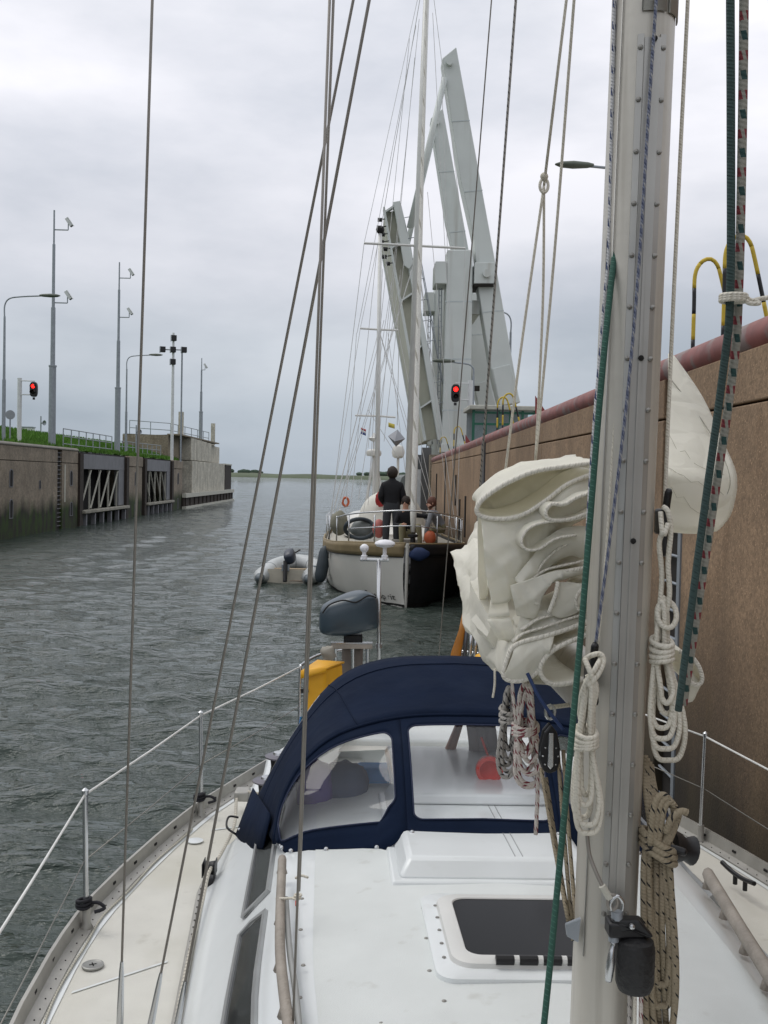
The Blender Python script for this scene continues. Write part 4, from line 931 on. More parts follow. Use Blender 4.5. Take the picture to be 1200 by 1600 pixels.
E_ += [('shl', 'ell'), ('ell', 'wrl'), ('wrl', 'handl'), ('shr', 'elr'), ('elr', 'wrr'), ('wrr', 'handr')]
fingers(J, E_, 'l', J['handl'][0], (.3, -.8, 0), (0, 0, -1)); fingers(J, E_, 'r', J['handr'][0], (1, 0, 0), (0, 0, -1))
o = person('person', 'seated person in black jacket and khaki trousers reaching right on the ketch bow', J, E_, [m_skin, m_jkt, m_khaki, m_shoe], q(0, 0, -1.0)); head_parts(o, q(0, 0, .02), (-.3, -1, 0), m_hair)
tag(MB().bb(q(-.3, -.02, -1.02), q(.32, .4, -.88)).build('deck_box', M('box_grey', srgb(150, 146, 138), .7), bevel=.02), 'low grey deck box the seated person sits on', 'box')
# crouching at the right rail, bent forward
bp_ = PY(674, 788, 24.6); sx, sz, sy = bp_.x, bp_.z, 24.6
J = {'pelvis': (q(.28, .15, -.55), (.14, .13), 2), 'waist': (q(.22, .1, -.45), (.14, .12), 1), 'chest': (q(.1, .02, -.3), (.17, .13), 1), 'upper': (q(.03, -.03, -.2), (.14, .11), 1), 'neck': (q(-.01, -.04, -.11), .055, 0), 'jaw': (q(-.05, -.05, -.04), .072, 0), 'head': (q(-.01, -.03, .03), .088, 0)}
E_ = [('pelvis', 'waist'), ('waist', 'chest'), ('chest', 'upper'), ('upper', 'neck'), ('neck', 'jaw'), ('jaw', 'head')]
for s_, k in ((-1, 'l'), (1, 'r')):
    J.update({'sh'+k: (q(.03+s_*.05, -.03+s_*.17, -.22), .07, 1), 'el'+k: (q(-.08, -.1+s_*.2, -.45), .055, 1), 'wr'+k: (q(-.12, -.15+s_*.12, -.65), .042, 1), 'hand'+k: (q(-.13, -.15+s_*.1, -.71), .032, 0), 'hip'+k: (q(.28, .15+s_*.1, -.6), .1, 2), 'kn'+k: (q(-.05, .12+s_*.16, -.62), .078, 2), 'an'+k: (q(.12, .12+s_*.16, -.95), .055, 2), 'heel'+k: (q(.14, .12+s_*.16, -1.0), .042, 3), 'toe'+k: (q(-.06, .12+s_*.18, -1.01), .038, 3)})
    E_ += [('upper', 'sh'+k), ('sh'+k, 'el'+k), ('el'+k, 'wr'+k), ('wr'+k, 'hand'+k), ('pelvis', 'hip'+k), ('hip'+k, 'kn'+k), ('kn'+k, 'an'+k), ('an'+k, 'heel'+k), ('heel'+k, 'toe'+k)]
    fingers(J, E_, k, J['hand'+k][0], (-.2, 0, -1), (0, -1, 0))
o = person('person', 'crouching brown-haired person in grey jacket at the right bow rail of the ketch', J, E_, [m_skin, m_jktg, m_khaki, m_shoe], q(.1, .1, -1.04)); head_parts(o, q(-.01, -.03, .03), (-1, -.4, -.1), m_hairr)
# ------------------------------------------------------------------ the yacht we stand on
m_gel = M('gelcoat', srgb(222, 226, 226), .28, var=.03, scale=3, coat=.2)
patch(m_gel, srgb(196, 200, 198), 2.2, .5, .75, .35)
m_gel_top = M('gelcoat_nonskid', srgb(218, 222, 220), .55, var=.04, scale=5, bump=.25, bscale=420)
patch(m_gel_top, srgb(190, 194, 190), 1.7, .5, .78, .4); patch(m_gel_top, srgb(170, 168, 156), 9, .62, .74, .35)
patch(m_gel, srgb(186, 186, 178), 7, .62, .76, .3)
m_nonskid = M('nonskid_cream', srgb(214, 212, 203), .75, var=.05, scale=6, bump=.35, bscale=380)
patch(m_nonskid, srgb(188, 184, 166), 1.5, .5, .75, .45); patch(m_nonskid, srgb(160, 154, 138), 8, .62, .74, .35)
m_alr = M('toe_rail_alu', srgb(170, 168, 162), .5, .5, var=.15, scale=9)
m_mast = M('mast_alu', srgb(196, 192, 182), .42, .3, var=.10, scale=2.2, bump=.06, bscale=30)
m_plate = M('track_alu', srgb(178, 177, 172), .38, .5, var=.12, scale=5)
def streaks(m, col, scale, st, lo, hi, amt):
    t = m.node_tree; b = t.nodes['Principled BSDF']; src = b.inputs['Base Color'].links[0].from_socket
    g = N(t, 'ShaderNodeNewGeometry'); mp_ = N(t, 'ShaderNodeMapping'); mp_.inputs['Scale'].default_value = st; t.links.new(g.outputs['Position'], mp_.inputs[0])
    n = N(t, 'ShaderNodeTexNoise'); n.inputs['Scale'].default_value = scale; n.inputs['Detail'].default_value = 5; t.links.new(mp_.outputs[0], n.inputs['Vector'])
    r_ = N(t, 'ShaderNodeMapRange'); t.links.new(n.outputs[0], r_.inputs[0])
    for i, q_ in enumerate((lo, hi, 0, amt)): r_.inputs[i+1].default_value = q_
    k = N(t, 'ShaderNodeMix', data_type='RGBA'); t.links.new(r_.outputs[0], k.inputs[0]); t.links.new(src, k.inputs[6]); k.inputs[7].default_value = (*col, 1); t.links.new(k.outputs[2], b.inputs['Base Color'])
streaks(m_mast, srgb(140, 134, 122), 30, (1, 1, .04), .5, .75, .6)
streaks(m_plate, srgb(110, 108, 104), 60, (1, 1, .03), .58, .8, .7)
m_teak = M('weathered_teak', srgb(158, 150, 140), .8, var=.2, scale=14, bump=.3, bscale=90)
m_acryl = M('dark_acrylic', srgb(16, 17, 18), .1, var=.05, spec=.1)
m_winfr = M('window_frame', srgb(168, 170, 170), .4, .5)
m_winp = M('window_dark', srgb(46, 48, 48), .1, var=.2, scale=4)
m_navy = M('navy_canvas', srgb(17, 29, 50), .9, var=.16, scale=4, bump=.35, bscale=9, spec=.12)
m_screw = M('screw', srgb(150, 148, 142), .35, .7)
patch(m_navy, srgb(34, 44, 62), 3.0, .55, .75, .5)
def cb_(Y): return .6955-.035*Y
def hbm(Y): return interp(Y, [-2.8, -2.2, -1.5, -.5, .5, 1.5, 2.5, 3.2, 3.8, 4.3, 4.7, 5.2, 5.7, 6.17, 6.83, 7.3, 8.0, 8.6], [.02, .35, .65, 1.0, 1.28, 1.5, 1.67, 1.755, 1.79, 1.795, 1.77, 1.68, 1.57, 1.445, 1.2, 1.02, .78, .6])
def zdk(Y): return .95+.0055*max(0, 4.6-Y)**2
def bh(Y): return interp(Y, [-1.2, 0, 1, 2, 3, 3.7, 5, 5.55], [.32, .66, .9, 1.07, 1.15, 1.19, 1.25, 1.22])
def ztp(Y): return interp(Y, [-1.2, 0, 1, 2, 3, 5.55], [1.16+.06, 1.32, 1.39, 1.43, 1.455, 1.47])
yt = thing('sailing_yacht', 'white yacht in the foreground with grey mast, seen from its foredeck', 'sailing yacht', (cb_(3), 3, -.6))
Ys = [-2.8+i*.2 for i in range(58)]; Ys = [y for y in Ys if y < 8.55]+[8.6]
def hullring(Y):
    h, z = hbm(Y), zdk(Y); c = cb_(Y)
    o_ = []
    for s_ in (-1, 1):
        side = [(h, z), (h*1.0, z*.7), (h*.97, .3), (h*.86, 0), (h*.5, -.35), (.02, -.5)]
        o_ += [Vector((c+s_*a, Y, zz)) for a, zz in (side if s_ < 0 else side[::-1])]
    return o_
MB().loft([hullring(y) for y in Ys]).build('hull', m_gel, yt, smooth=60)
for s_ in (-1, 1):
    # side deck, inner edge runs under the coachroof side
    rows = []
    for y in Ys:
        inn = max(0, min(hbm(y)-.02, (bh(y)-.06) if -1.2 <= y <= 5.55 else (1.0 if 5.55 < y < 7.8 else 0)))
        if y < -1.2: inn = 0
        rows.append([Vector((cb_(y)+s_*(inn+(hbm(y)-inn)*t), y, zdk(y)+.0)) for t in (0, .5, 1)])
    MB().loft(rows, flip=s_ > 0).build('side_deck', m_nonskid, yt, smooth=60)
    # toe rail: upright web and inner flange
    p1, p2, p3, p4, p5 = [], [], [], [], []
    for y in [q_ for q_ in Ys if q_ > -2.6]:
        h = hbm(y); c = cb_(y); z = zdk(y)
        for L_, (a, b) in zip((p1, p2, p3, p4, p5), ((0, -.01), (.004, .075), (-.012, .078), (-.022, .014), (-.075, .006))): L_.append(Vector((c+s_*(h+a), y, z+b)))
    tr_ = MB().loft([p1, p2, p3, p4, p5], flip=s_ < 0).build('toe_rail', m_alr, yt, smooth=25)
    mb = MB()
    for i in range(24):
        y = 2.6+i*.27
        if y > 8: break
        h = hbm(y); c = cb_(y); mb.bar((c+s_*(h-.0165), y-.014, zdk(y)+.042), (cb_(y+.028)+s_*(hbm(y+.028)-.0165), y+.014, zdk(y)+.042), .006, .012)
    mb.build('drain_slot', m_dark, tr_, kind='stuff')
    mb = MB()
    for i in range(70):
        y = 2.6+i*.08
        h = hbm(y); mb.ball((cb_(y)+s_*(h-.052), y, zdk(y)+.010), .004, 5, 3)
    mb.build('rivet', m_dark, tr_, kind='stuff')
    # moulded waterway line along the deck edge
    rows = [[Vector((cb_(y)+s_*(hbm(y)-a), y, zdk(y)+.004)) for a in (.11, .082)] for y in Ys if y > -2]
    MB().loft(rows, flip=s_ < 0).build('waterway', m_gel, yt, smooth=60)
# coachroof
def croof(Y):
    b, z0, zt__ = bh(Y), zdk(Y), ztp(Y); k = (zt__-.95)/.51 if zt__ > 1.2 else .4
    wl_ = min(b-.17, 1.0); wl_ = max(wl_, b*.72)
    pr = [(b, z0-.005), (b-.012, z0+.035), (b-.05, z0+.06), (wl_+.035, .95+(.21)*k), (wl_, .95+.245*k), (wl_-.12, .95+.39*k), (wl_-.165, .95+.435*k), (wl_-.26, .95+.465*k), (wl_*.45, zt__-.012), (0, zt__)]
    return [(a, max(z, z0)) for a, z in pr]
CY = [-1.2, -1.0, -.7, -.3, 0]+[.25*i for i in range(1, 22)]+[5.55]
rows = []
for y in CY:
    pr = croof(y); c = cb_(y)
    rows.append([Vector((c-a, y, z)) for a, z in pr]+[Vector((c+a, y, z)) for a, z in pr[::-1][1:]])
MB().loft(rows, cap=True).build('coachroof', m_gel, yt, smooth=32)
# non-skid panel on the coachroof top
rows = []
for y in [q_ for q_ in CY if -.6 < q_ < 5.5]:
    pr = croof(y); c = cb_(y); a0_, z0_ = pr[7]; a1_, z1_ = pr[8]
    rows.append([Vector((c+s_*a, y, z+.003)) for s_, a, z in ((-1, a0_-.03, z0_+.003), (-1, a1_, z1_), (0, 0, pr[9][1]), (1, a1_, z1_), (1, a0_-.03, z0_+.003))])
MB().loft(rows).build('roof_panel', m_gel_top, yt, smooth=60)
def side_pt(Y, t, off, s_=-1):
    pr = croof(Y); (a0_, z0_), (a1_, z1_) = pr[4], pr[5]; n_ = Vector((s_*(z1_-z0_), 0, a0_-a1_)).normalized()
    return Vector((cb_(Y)+s_*(a0_+(a1_-a0_)*t), Y, z0_+(z1_-z0_)*t))+n_*off
def window(Y0, Y1, s_, cut0, cut1):
    def outl(g):
        o_ = []; lo, hi = .04+g*4, .96-g*4; n_ = 14
        A = [(Y0+g+cut0, lo), (Y1-g, lo), (Y1-g, .45), (Y1-g-cut1, hi), (Y0+g, hi)]
        for i in range(5):
            a, b = A[i], A[(i+1) % 5]
            for k in range(n_): o_.append((a[0]+(b[0]-a[0])*k/n_, a[1]+(b[1]-a[1])*k/n_))
        return o_
    a, b = outl(0), outl(.022); n_ = len(a)
    ra = [side_pt(y, t, .001, s_) for y, t in a]; rb = [side_pt(y, t, .016, s_) for y, t in a]; rc = [side_pt(y, t, .016, s_) for y, t in b]; rd = [side_pt(y, t, .008, s_) for y, t in b]
    f_ = MB().loft([ra, rb, rc, rd], True, flip=s_ > 0).build('window_frame', m_winfr, yt, smooth=20)
    lo_, hi_ = [], []
    for k in range(25):
        y = Y0+.02+(Y1-Y0-.04)*k/24; lo_.append(side_pt(y, .1, .008, s_)); hi_.append(side_pt(min(y, Y1-.02-cut1*(.6)), .92, .008, s_))
    MB().loft([lo_, hi_], flip=s_ > 0).build('pane', m_winp, f_, smooth=60)
for s_ in (-1, 1):
    window(1.7, 3.98, s_, 0, .06); window(4.1, 5.3, s_, .04, .1)
# companionway hatch garage
gy0, gy1 = 3.90, 5.0
def slab(name, y0, y1, hw_, z0, z1_, m_, parent, inset=.03, bev=.015, xoff=0, slope=0):
    a = [Vector((cb_(y)+xoff+s_*hw_, y, z0)) for y, s_ in ((y0, -1), (y0, 1), (y1, 1), (y1, -1))]
    b = [Vector((cb_(y)+xoff+s_*(hw_-inset), y, z1_)) for y, s_ in ((y0+inset*1.6, -1), (y0+inset*1.6, 1), (y1, 1), (y1, -1))]
    mb = MB(); mb.add(a+b, [(3, 2, 1, 0), (4, 5, 6, 7), (0, 1, 5, 4), (1, 2, 6, 5), (2, 3, 7, 6), (3, 0, 4, 7)]); return mb.build(name, m_, parent, smooth=30, bevel=bev)
slab('garage_plinth', gy0-.02, gy1, .42, 1.44, 1.468, m_gel, yt, .008, .008)
gar = slab('hatch_garage', gy0+.01, gy1, .39, 1.464, 1.528, m_gel, yt, .045, .016)
for dx in (.07, .10): MB().bar((cb_(gy0)+dx, gy0+.10, 1.529), (cb_(gy1)+dx*.9, gy1-.02, 1.529), .003, .002).build('seam', m_winfr, gar)
# forward hatch with dark acrylic
hy0, hy1, hx = 3.22, 3.84, .0
def rrect(cx, cy, w_, l_, r_, z, n=6, skew=True):
    o_ = []
    for qx, qy, a0_ in ((1, 1, 0), (-1, 1, 90), (-1, -1, 180), (1, -1, 270)):
        for k in range(n+1):
            a = R(a0_+90*k/n); x = cx+qx*(w_-r_)+r_*math.cos(a); y = cy+qy*(l_-r_)+r_*math.sin(a); o_.append(Vector((x-.035*(y-cy), y, z)))
    return o_
hc = Vector((cb_(3.45)+.012, 3.45, 0)); zh = 1.452
MB().loft([rrect(hc.x, hc.y, .335, .325, .06, zh-.02), rrect(hc.x, hc.y, .335, .325, .06, zh+.014), rrect(hc.x, hc.y, .322, .312, .06, zh+.022), rrect(hc.x, hc.y, .26, .25, .06, zh+.022)], True).build('hatch_coaming', m_gel, yt, smooth=30)
fr_ = MB().loft([rrect(hc.x, hc.y, .285, .272, .07, zh+.02), rrect(hc.x, hc.y, .28, .268, .07, zh+.036), rrect(hc.x, hc.y, .265, .253, .065, zh+.044), rrect(hc.x, hc.y, .232, .224, .05, zh+.044), rrect(hc.x, hc.y, .228, .22, .05, zh+.038)], True).build('hatch_frame', m_alum, yt, smooth=30)
pts = rrect(hc.x, hc.y, .231, .223, .05, zh+.040); MB().add(pts, [tuple(range(len(pts)))]).build('hatch_pane', m_acryl, fr_, smooth=0)
for dx in (-.11, -.035, .04, .115):
    x = hc.x+dx; y = hc.y-.262; MB().rod((x-.028, y, zh+.046), (x+.028, y, zh+.046), .016, 10).build('hinge', m_black if dx in (-.11, .115) or 1 else m_alum, fr_)
    MB().rod((x+.03, y, zh+.046), (x+.046, y, zh+.046), .0135, 10).build('hinge_pin', m_alum, fr_)
for i in range(5): MB().lathe((hc.x-.295, hc.y-.2+i*.1, zh+.0225), [(.007, 0), (.006, .003), (.001, .004)], 8).build('screw', m_screw, fr_)
# deck fittings: small screws and studs on the roof
for (x_, y_) in ((548, 1354), (558, 1397), (564, 1431), (577, 1503), (596, 1590), (661, 1421), (666, 1467), (671, 1517), (711, 1533), (694, 1564), (844, 1533), (472, 1397), (470, 1445), (474, 1500), (469, 1550)):
    p = PZ(x_, y_, 1.45); zr = ztp(p.y)-.012*min(1, abs(p.x-cb_(p.y))/.45)
    if abs(p.x-cb_(p.y)) > .45: zr = 1.43
    MB().lathe((p.x, p.y, zr+.002), [(.008, 0), (.007, .003), (.003, .005)], 8).build('stud', m_screw, yt)
# grab rails
def grab(pts, name='grab_rail', r=.017, foot=.055):
    p = [Vector(q_) for q_ in pts]; sp_ = spl(p, 5); g = MB().tube(sp_, r, 8, flat=1.25).build(name, m_teak, yt, smooth=180)
    for i in range(len(p)):
        MB().tube([p[i]-Vector((0, 0, foot)), p[i]-Vector((0, 0, foot*.5)), p[i]], [.022, .014, .016], 8).build('foot', m_teak, g, smooth=180)
grab([PZ(441, 1343, 1.488), PZ(438, 1420, 1.488), PZ(438, 1490, 1.488), PZ(445, 1560, 1.488), PZ(458, 1650, 1.488)])
grab([PZ(1106, 1366, 1.485), PZ(1133, 1411, 1.485), PZ(1165, 1464, 1.485), PZ(1199, 1518, 1.485), PZ(1240, 1580, 1.485)], r=.022)
# roof gutter line on the right, deck stripes on the left
for pa, pb in (((112, 1550), (262, 1501)), ((330, 1296), (378, 1290))):
    a, b = PZ(*pa, .957), PZ(*pb, .957); a.z, b.z = zdk(a.y)+.004, zdk(b.y)+.004; d = Vector((0, .009, 0))
    MB().add([a-d, b-d, b+d, a+d], [(0, 1, 2, 3)]).build('deck_stripe', m_gel_top, yt, smooth=0)
p = PZ(293+12, 1314, .957); MB().lathe(p, [(.045, 0), (.045, .004), (.001, .005)], 16).build('deck_pad', m_gel, yt)
p = PZ(145, 1509, .957); fc = MB().lathe(p, [(.045, 0), (.045, .006), (.039, .008), (.036, .006), (.001, .006)], 20).build('filler_cap', M('cap_steel', srgb(150, 150, 146), .45, .5), yt)
for a in (0, 90): MB().box(p+Vector((0, 0, .006)), (.03, .005, .003), Matrix.Rotation(R(a+25), 3, 'Z')).build('key_slot', m_dark, fc)
# genoa tracks with sheet car
for s_ in (-1, 1):
    tp = [Vector((cb_(y)+s_*(bh(y)+.02), y, zdk(y)+.012)) for y in np.linspace(2.4, 5.3, 20)]
    t_ = MB().tube(tp, .016, 6, flat=.6).build('genoa_track', m_alr, yt)
    mb = MB()
    for i in range(38):
        y = 2.5+i*.072; mb.lathe((cb_(y)+s_*(bh(y)+.02), y, zdk(y)+.0215), [(.0045, 0), (.0045, .002)], 6)
    mb.build('track_hole', m_dark, t_, kind='stuff')
c = PZ(327, 1362, 1.04)
mb = MB(); mb.box(c-Vector((0, 0, .04)), (.05, .12, .03)); mb.lathe(c+Vector((-.025, 0, .02)), [(.01, 0), (.035, .002), (.03, .025), (.035, .05), (.01, .052)], 12, (1, 0, 0)); mb.box(c+Vector((-.028, 0, .02)), (.006, .1, .07)); mb.box(c+Vector((.03, 0, .02)), (.006, .1, .07)); mb.build('sheet_car', m_black, yt, bevel=.004)
# mooring-type cleat on the right side deck
c = PZ(1155, 1385, 1.0); mb = MB(); mb.tube(spl([c+Vector((-.04, .14, .07)), c+Vector((-.02, .06, .055)), c+Vector((.0, -.04, .055)), c+Vector((.02, -.14, .07))], 4), .012, 8); mb.rod(c+Vector((-.01, .03, 0)), c+Vector((-.01, .03, .055)), .012); mb.rod(c+Vector((.01, -.05, 0)), c+Vector((.01, -.05, .055)), .012); mb.build('cleat', m_black, yt)
# stanchions and lifelines
def stanchion(Y, s_, h=.62):
    p = Vector((cb_(Y)+s_*(hbm(Y)-.045), Y, zdk(Y))); st_ = MB().tube([p, p+Vector((s_*.012, 0, h))], .0125, 10).build('stanchion', m_inox, yt, smooth=60)
    MB().lathe(p, [(.03, 0), (.03, .012), (.019, .03), (.019, .1), (.01, .1)], 12).build('socket', m_alr, st_)
    MB().lathe(p+Vector((s_*.012, 0, h-.01)), [(.015, 0), (.016, .02), (.004, .03)], 10).build('cap', m_inox, st_)
    return p+Vector((s_*.012, 0, h))
YSL = [PZ(132, 1452, .95).y, PZ(306, 1276, .95).y]
YSR = [PZ(1112, 1316, .95).y]
left = [stanchion(y, -1) for y in (2.6, *YSL)]; right = [stanchion(y, 1) for y in (3.75, YSR[0])]
def lifeline(tops, h, r, m_, end):
    pts = [t-Vector((0, 0, .62-h)) for t in tops]+[end]
    for a, b in zip(pts, pts[1:]):
        mid = (a+b)/2-Vector((0, 0, .006)); MB().tube([a, mid, b], r, 6).build('lifeline', m_, yt, smooth=180)
m_linew = M('lifeline_white', srgb(226, 226, 222), .5)
eL = Vector((cb_(7.75)-.86, 7.75, 1.57)); eR = Vector((cb_(7.75)+.86, 7.75, 1.57))
fl_ = Vector((cb_(.6)-1.27, .6, 1.65)); fr2 = Vector((cb_(.9)+1.33, .9, 1.63))
lifeline([fl_]+left, .61, .0055, m_linew, eL); lifeline([fl_]+left, .31, .0028, m_wire, eL-Vector((0, 0, .3)))
lifeline([fr2]+right, .61, .0055, m_linew, eR); lifeline([fr2]+right, .31, .0028, m_wire, eR-Vector((0, 0, .3)))
# fender hitch knots at the left stanchion feet
def hitch(p, label):
    mb = MB()
    for i in range(3): mb.tube([p+Vector((.03*math.cos(t), .03*math.sin(t), .012*i+.006*math.sin(t+i))) for t in np.linspace(0, 2*math.pi, 14, endpoint=False)], .008, 6, True)
    mb.tube(spl([p+Vector((.03, 0, .01)), p+Vector((.07, -.02, .02)), p+Vector((.1, -.03, .0)), p+Vector((.06, -.05, -.01))], 4), .008, 6)
    tag(mb.build('rope_hitch', M('rope_black', srgb(30, 30, 36), .8), smooth=180), label, 'knot', 'black rope hitches round stanchion feet')
hitch(left[1]-Vector((0, 0, .51)), 'black rope hitch on the near left stanchion'); hitch(left[2]-Vector((0, 0, .51)), 'black rope hitch on the farther left stanchion')
# thin lashing line along the left toe rail
pts = [Vector((cb_(y)-hbm(y)+.09+.006*math.sin(y*9), y, zdk(y)+.012)) for y in np.linspace(2.4, 5.9, 40)]
tag(MB().tube(pts, .0055, 6).build('lashing_line', rope_mat('lash', srgb(190, 186, 172), [srgb(90, 88, 84)], .02, .3)), 'thin pale line lying along the inside of the left toe rail', 'line')
# cockpit
def cbox(name, y0, y1, a, b, z0, z1_, m_=None, bev=.02):
    for s_ in (-1, 1):
        lim = lambda y, k: min(k, hbm(y)-.2) if k > .6 else k
        p = [Vector((cb_(y)+s_*lim(y, k), y, z0)) for y, k in ((y0, a), (y0, b), ((y0+y1)/2, b), (y1, b), (y1, min(a, hbm(y1)-.3)), ((y0+y1)/2, a))]
        if s_ < 0: p = p[::-1]
        MB().prism(p[::-1], (0, 0, z1_-z0)).build(name, m_ or m_gel, yt, smooth=30, bevel=bev)
cbox('coaming', 5.5, 7.9, .8, 1.05, .9, 1.17); cbox('cockpit_seat', 5.56, 7.85, .36, .8, .5, .86, m_gel_top)
MB().bb((cb_(6.7)-.42, 5.5, .45), (cb_(6.7)+.42, 7.9, .5)).build('cockpit_sole', m_gel_top, yt)
MB().bb((cb_(7.9)-.85, 7.86, .5), (cb_(7.9)+.85, 8.55, 1.0)).build('aft_deck', m_gel_top, yt, bevel=.02)
MB().bb((cb_(5.5)-.36, 5.42, .5), (cb_(5.5)+.36, 5.5, 1.44)).build('washboard', m_teak, yt)
slab('sliding_hatch', 4.62, 5.5, .36, 1.53, 1.57, m_gel, yt, .02, .012)
# winches
def winch(px_, py_, z, label):
    p = PZ(px_, py_, z); o_ = thing('winch', label, 'winch', (p.x, p.y, z-.19), 'black sheet winches on the left coaming')
    MB().lathe((p.x, p.y, z-.19), [(.02, 0), (.078, 0), (.075, .03), (.058, .05), (.05, .1), (.056, .15), (.03, .155)], 20).build('drum', m_black, o_, smooth=60)
    MB().lathe((p.x, p.y, z-.04), [(.03, 0), (.084, .004), (.088, .014), (.07, .022), (.03, .024)], 20).build('rim', M('winch_rim', srgb(110, 108, 116), .35, .5), o_, smooth=60)
    MB().lathe((p.x, p.y, z-.018), [(.04, 0), (.036, .014), (.012, .016)], 14).build('cap', m_inox, o_, smooth=60); return p
w1 = winch(418, 1212, 1.24, 'black winch nearer the bow on the left coaming'); w2 = winch(437, 1174, 1.36, 'black winch farther aft on the left coaming')
for s_ in (-1,): cbox('winch_base', 5.55, 6.5, .96, 1.13, .95, 1.06)
# jib sheet: winch, clutch, car, forward along the coachroof foot
sh = spl([(w1.x, w1.y-.02, 1.13), PZ(374, 1240, 1.06), PZ(366, 1290, 1.04), PZ(345, 1335, 1.05), c if False else PZ(327, 1362, 1.07), PZ(318, 1400, 1.04), PZ(300, 1475, 1.02), PZ(282, 1560, 1.02), PZ(268, 1640, 1.02)], 8)
m_sheet = rope_mat('sheet_rope', srgb(198, 192, 178), [srgb(150, 146, 136)], .03, .3)
tag(MB().tube(sh, .009, 8).build('jib_sheet', m_sheet, smooth=180), 'beige sheet rope led from the winch through the black car', 'rope')
p = PZ(379, 1241, 1.06); mb = MB(); mb.box(p, (.09, .12, .06)); o = mb.build('rope_clutch', m_alr, bevel=.01); tag(o, 'small metal rope clutch forward of the winches', 'clutch')
# stern: pushpit rails, gate posts
for s_ in (-1, 1):
    MB().tube(spl([Vector((cb_(7.75)+s_*.86, 7.75, .97)), Vector((cb_(7.75)+s_*.86, 7.75, 1.5)), Vector((cb_(7.8)+s_*.84, 7.82, 1.58)), Vector((cb_(8.3)+s_*.68, 8.3, 1.58)), Vector((cb_(8.55)+s_*.4, 8.55, 1.58))], 5), .0125, 8).build('pushpit', m_inox, yt, smooth=180)
    MB().rod(Vector((cb_(8.5)+s_*.45, 8.5, .97)), Vector((cb_(8.5)+s_*.45, 8.5, 1.57)), .0125).build('pushpit_post', m_inox, yt)
# ------------------------------------------------------------------ mast, boom and standing rigging
MX, MY = .611, 2.415
tilt = (PY(934, 1537, MY)-PY(1010, 60, MY)); sl_ = tilt.x/tilt.z
def mpt(z): return Vector((MX+sl_*(z-2.95)*.6, MY, z))
def msec(z, w_=.069, l_=.093, n=28, pw=2.3):
    c = mpt(z); return [c+Vector((w_*math.copysign(abs(math.cos(a))**(2/pw), math.cos(a)), l_*math.copysign(abs(math.sin(a))**(2/pw), math.sin(a)), 0)) for a in np.linspace(0, 2*math.pi, n, endpoint=False)]
mast = MB().loft([msec(z) for z in (1.43, 2, 2.5, 3, 3.5, 4, 5, 7, 10, 14)], True, True).build('mast', m_mast, yt, smooth=50)
def mfront(z, dx, off): return mpt(z)+Vector((dx, -.0935-off+.22*abs(dx)**1.0*abs(dx)/.06*.5, 0))
# spinnaker track plate on the front face with two rows of screws
zp0, zp1 = 1.99, 4.0
def strip(x0, x1, off, z0, z1_, m_, name, th=.006, parent=None):
    mb = MB(); rr_ = []
    for z in np.linspace(z0, z1_, 6):
        rr_.append([mpt(z)+Vector((x0, -.09+.02*(abs(x0)/.05)**2, 0)), mpt(z)+Vector((x0, -.0935-off+.018*(abs(x0)/.05)**2, 0)), mpt(z)+Vector((x1, -.0935-off+.018*(abs(x1)/.05)**2, 0)), mpt(z)+Vector((x1, -.09+.02*(abs(x1)/.05)**2, 0))])
    return mb.loft(rr_, True, True).build(name, m_, parent or mast, smooth=20)
strip(-.032, -.0185, .003, zp0, zp1, m_plate, 'track_flange'); strip(.0185, .032, .003, zp0, zp1, m_plate, 'track_flange')
strip(-.018, .018, .008, zp0+.01, zp1-.01, m_plate, 'track_channel'); strip(-.003, .003, .0095, zp0+.02, zp1-.02, m_plate, 'track_rib')
sc_me = None
for i in range(18):
    z = zp1-.03-i*.115
    for x_ in (-.026, .026):
        mb = MB(); mb.lathe(mpt(z)+Vector((x_, -.0935-.003+.0045, 0)), [(.0062, 0), (.0058, .003), (.002, .0045)], 8, (0, -1, 0)); mb.build('screw', m_screw, mast)
for z in (3.985, 3.28, 2.87): MB().lathe(mpt(z)+Vector((.002, -.104, 0)), [(.007, 0), (.006, .003), (.002, .004)], 8, (0, -1, 0)).build('bolt', m_dark, mast)
# wrap-around plate at the top of the picture, slot on the left, seam line
def wrap(z0, z1_, a0_, a1_, off, m_, name):
    rr_ = []
    for z in (z0, z1_):
        c = mpt(z); rr_.append([c+Vector(((.069+off)*math.copysign(abs(math.cos(a))**(2/2.3), math.cos(a)), (.093+off)*math.copysign(abs(math.sin(a))**(2/2.3), math.sin(a)), 0)) for a in np.linspace(R(a0_), R(a1_), 14)])
    return MB().loft(rr_).build(name, m_, mast, solid=.003)
wrap(4.05, 4.3, 252, 290, .004, m_plate, 'mast_band'); wrap(4.05, 4.3, 296, 350, .004, m_plate, 'mast_band')
wrap(3.2, 3.56, 196, 199, .002, m_dark, 'halyard_slot'); wrap(1.9, 4.2, 213, 214.5, .0025, m_plate, 'sail_groove'); pass
# boom
bz0, bz1 = PY(905, 1082, 2.6).z, PY(905, 1082, 2.6).z+.10
boom = MB().loft([[Vector((cb_(y)-.0+.055*math.copysign(abs(math.cos(a))**.8, math.cos(a)), y, bz0+(y-2.6)*.03+.08*math.copysign(abs(math.sin(a))**.8, math.sin(a)))) for a in np.linspace(0, 2*math.pi, 20, endpoint=False)] for y in (2.53, 3.2, 4.0, 4.82)], True, True).build('boom', m_mast, yt, smooth=50)
mb = MB(); mb.box((cb_(2.52), 2.51, bz0), (.06, .08, .12)); mb.rod((cb_(2.52), 2.5, bz0-.09), (cb_(2.52), 2.5, bz0+.09), .014); mb.build('gooseneck', m_plate, boom)
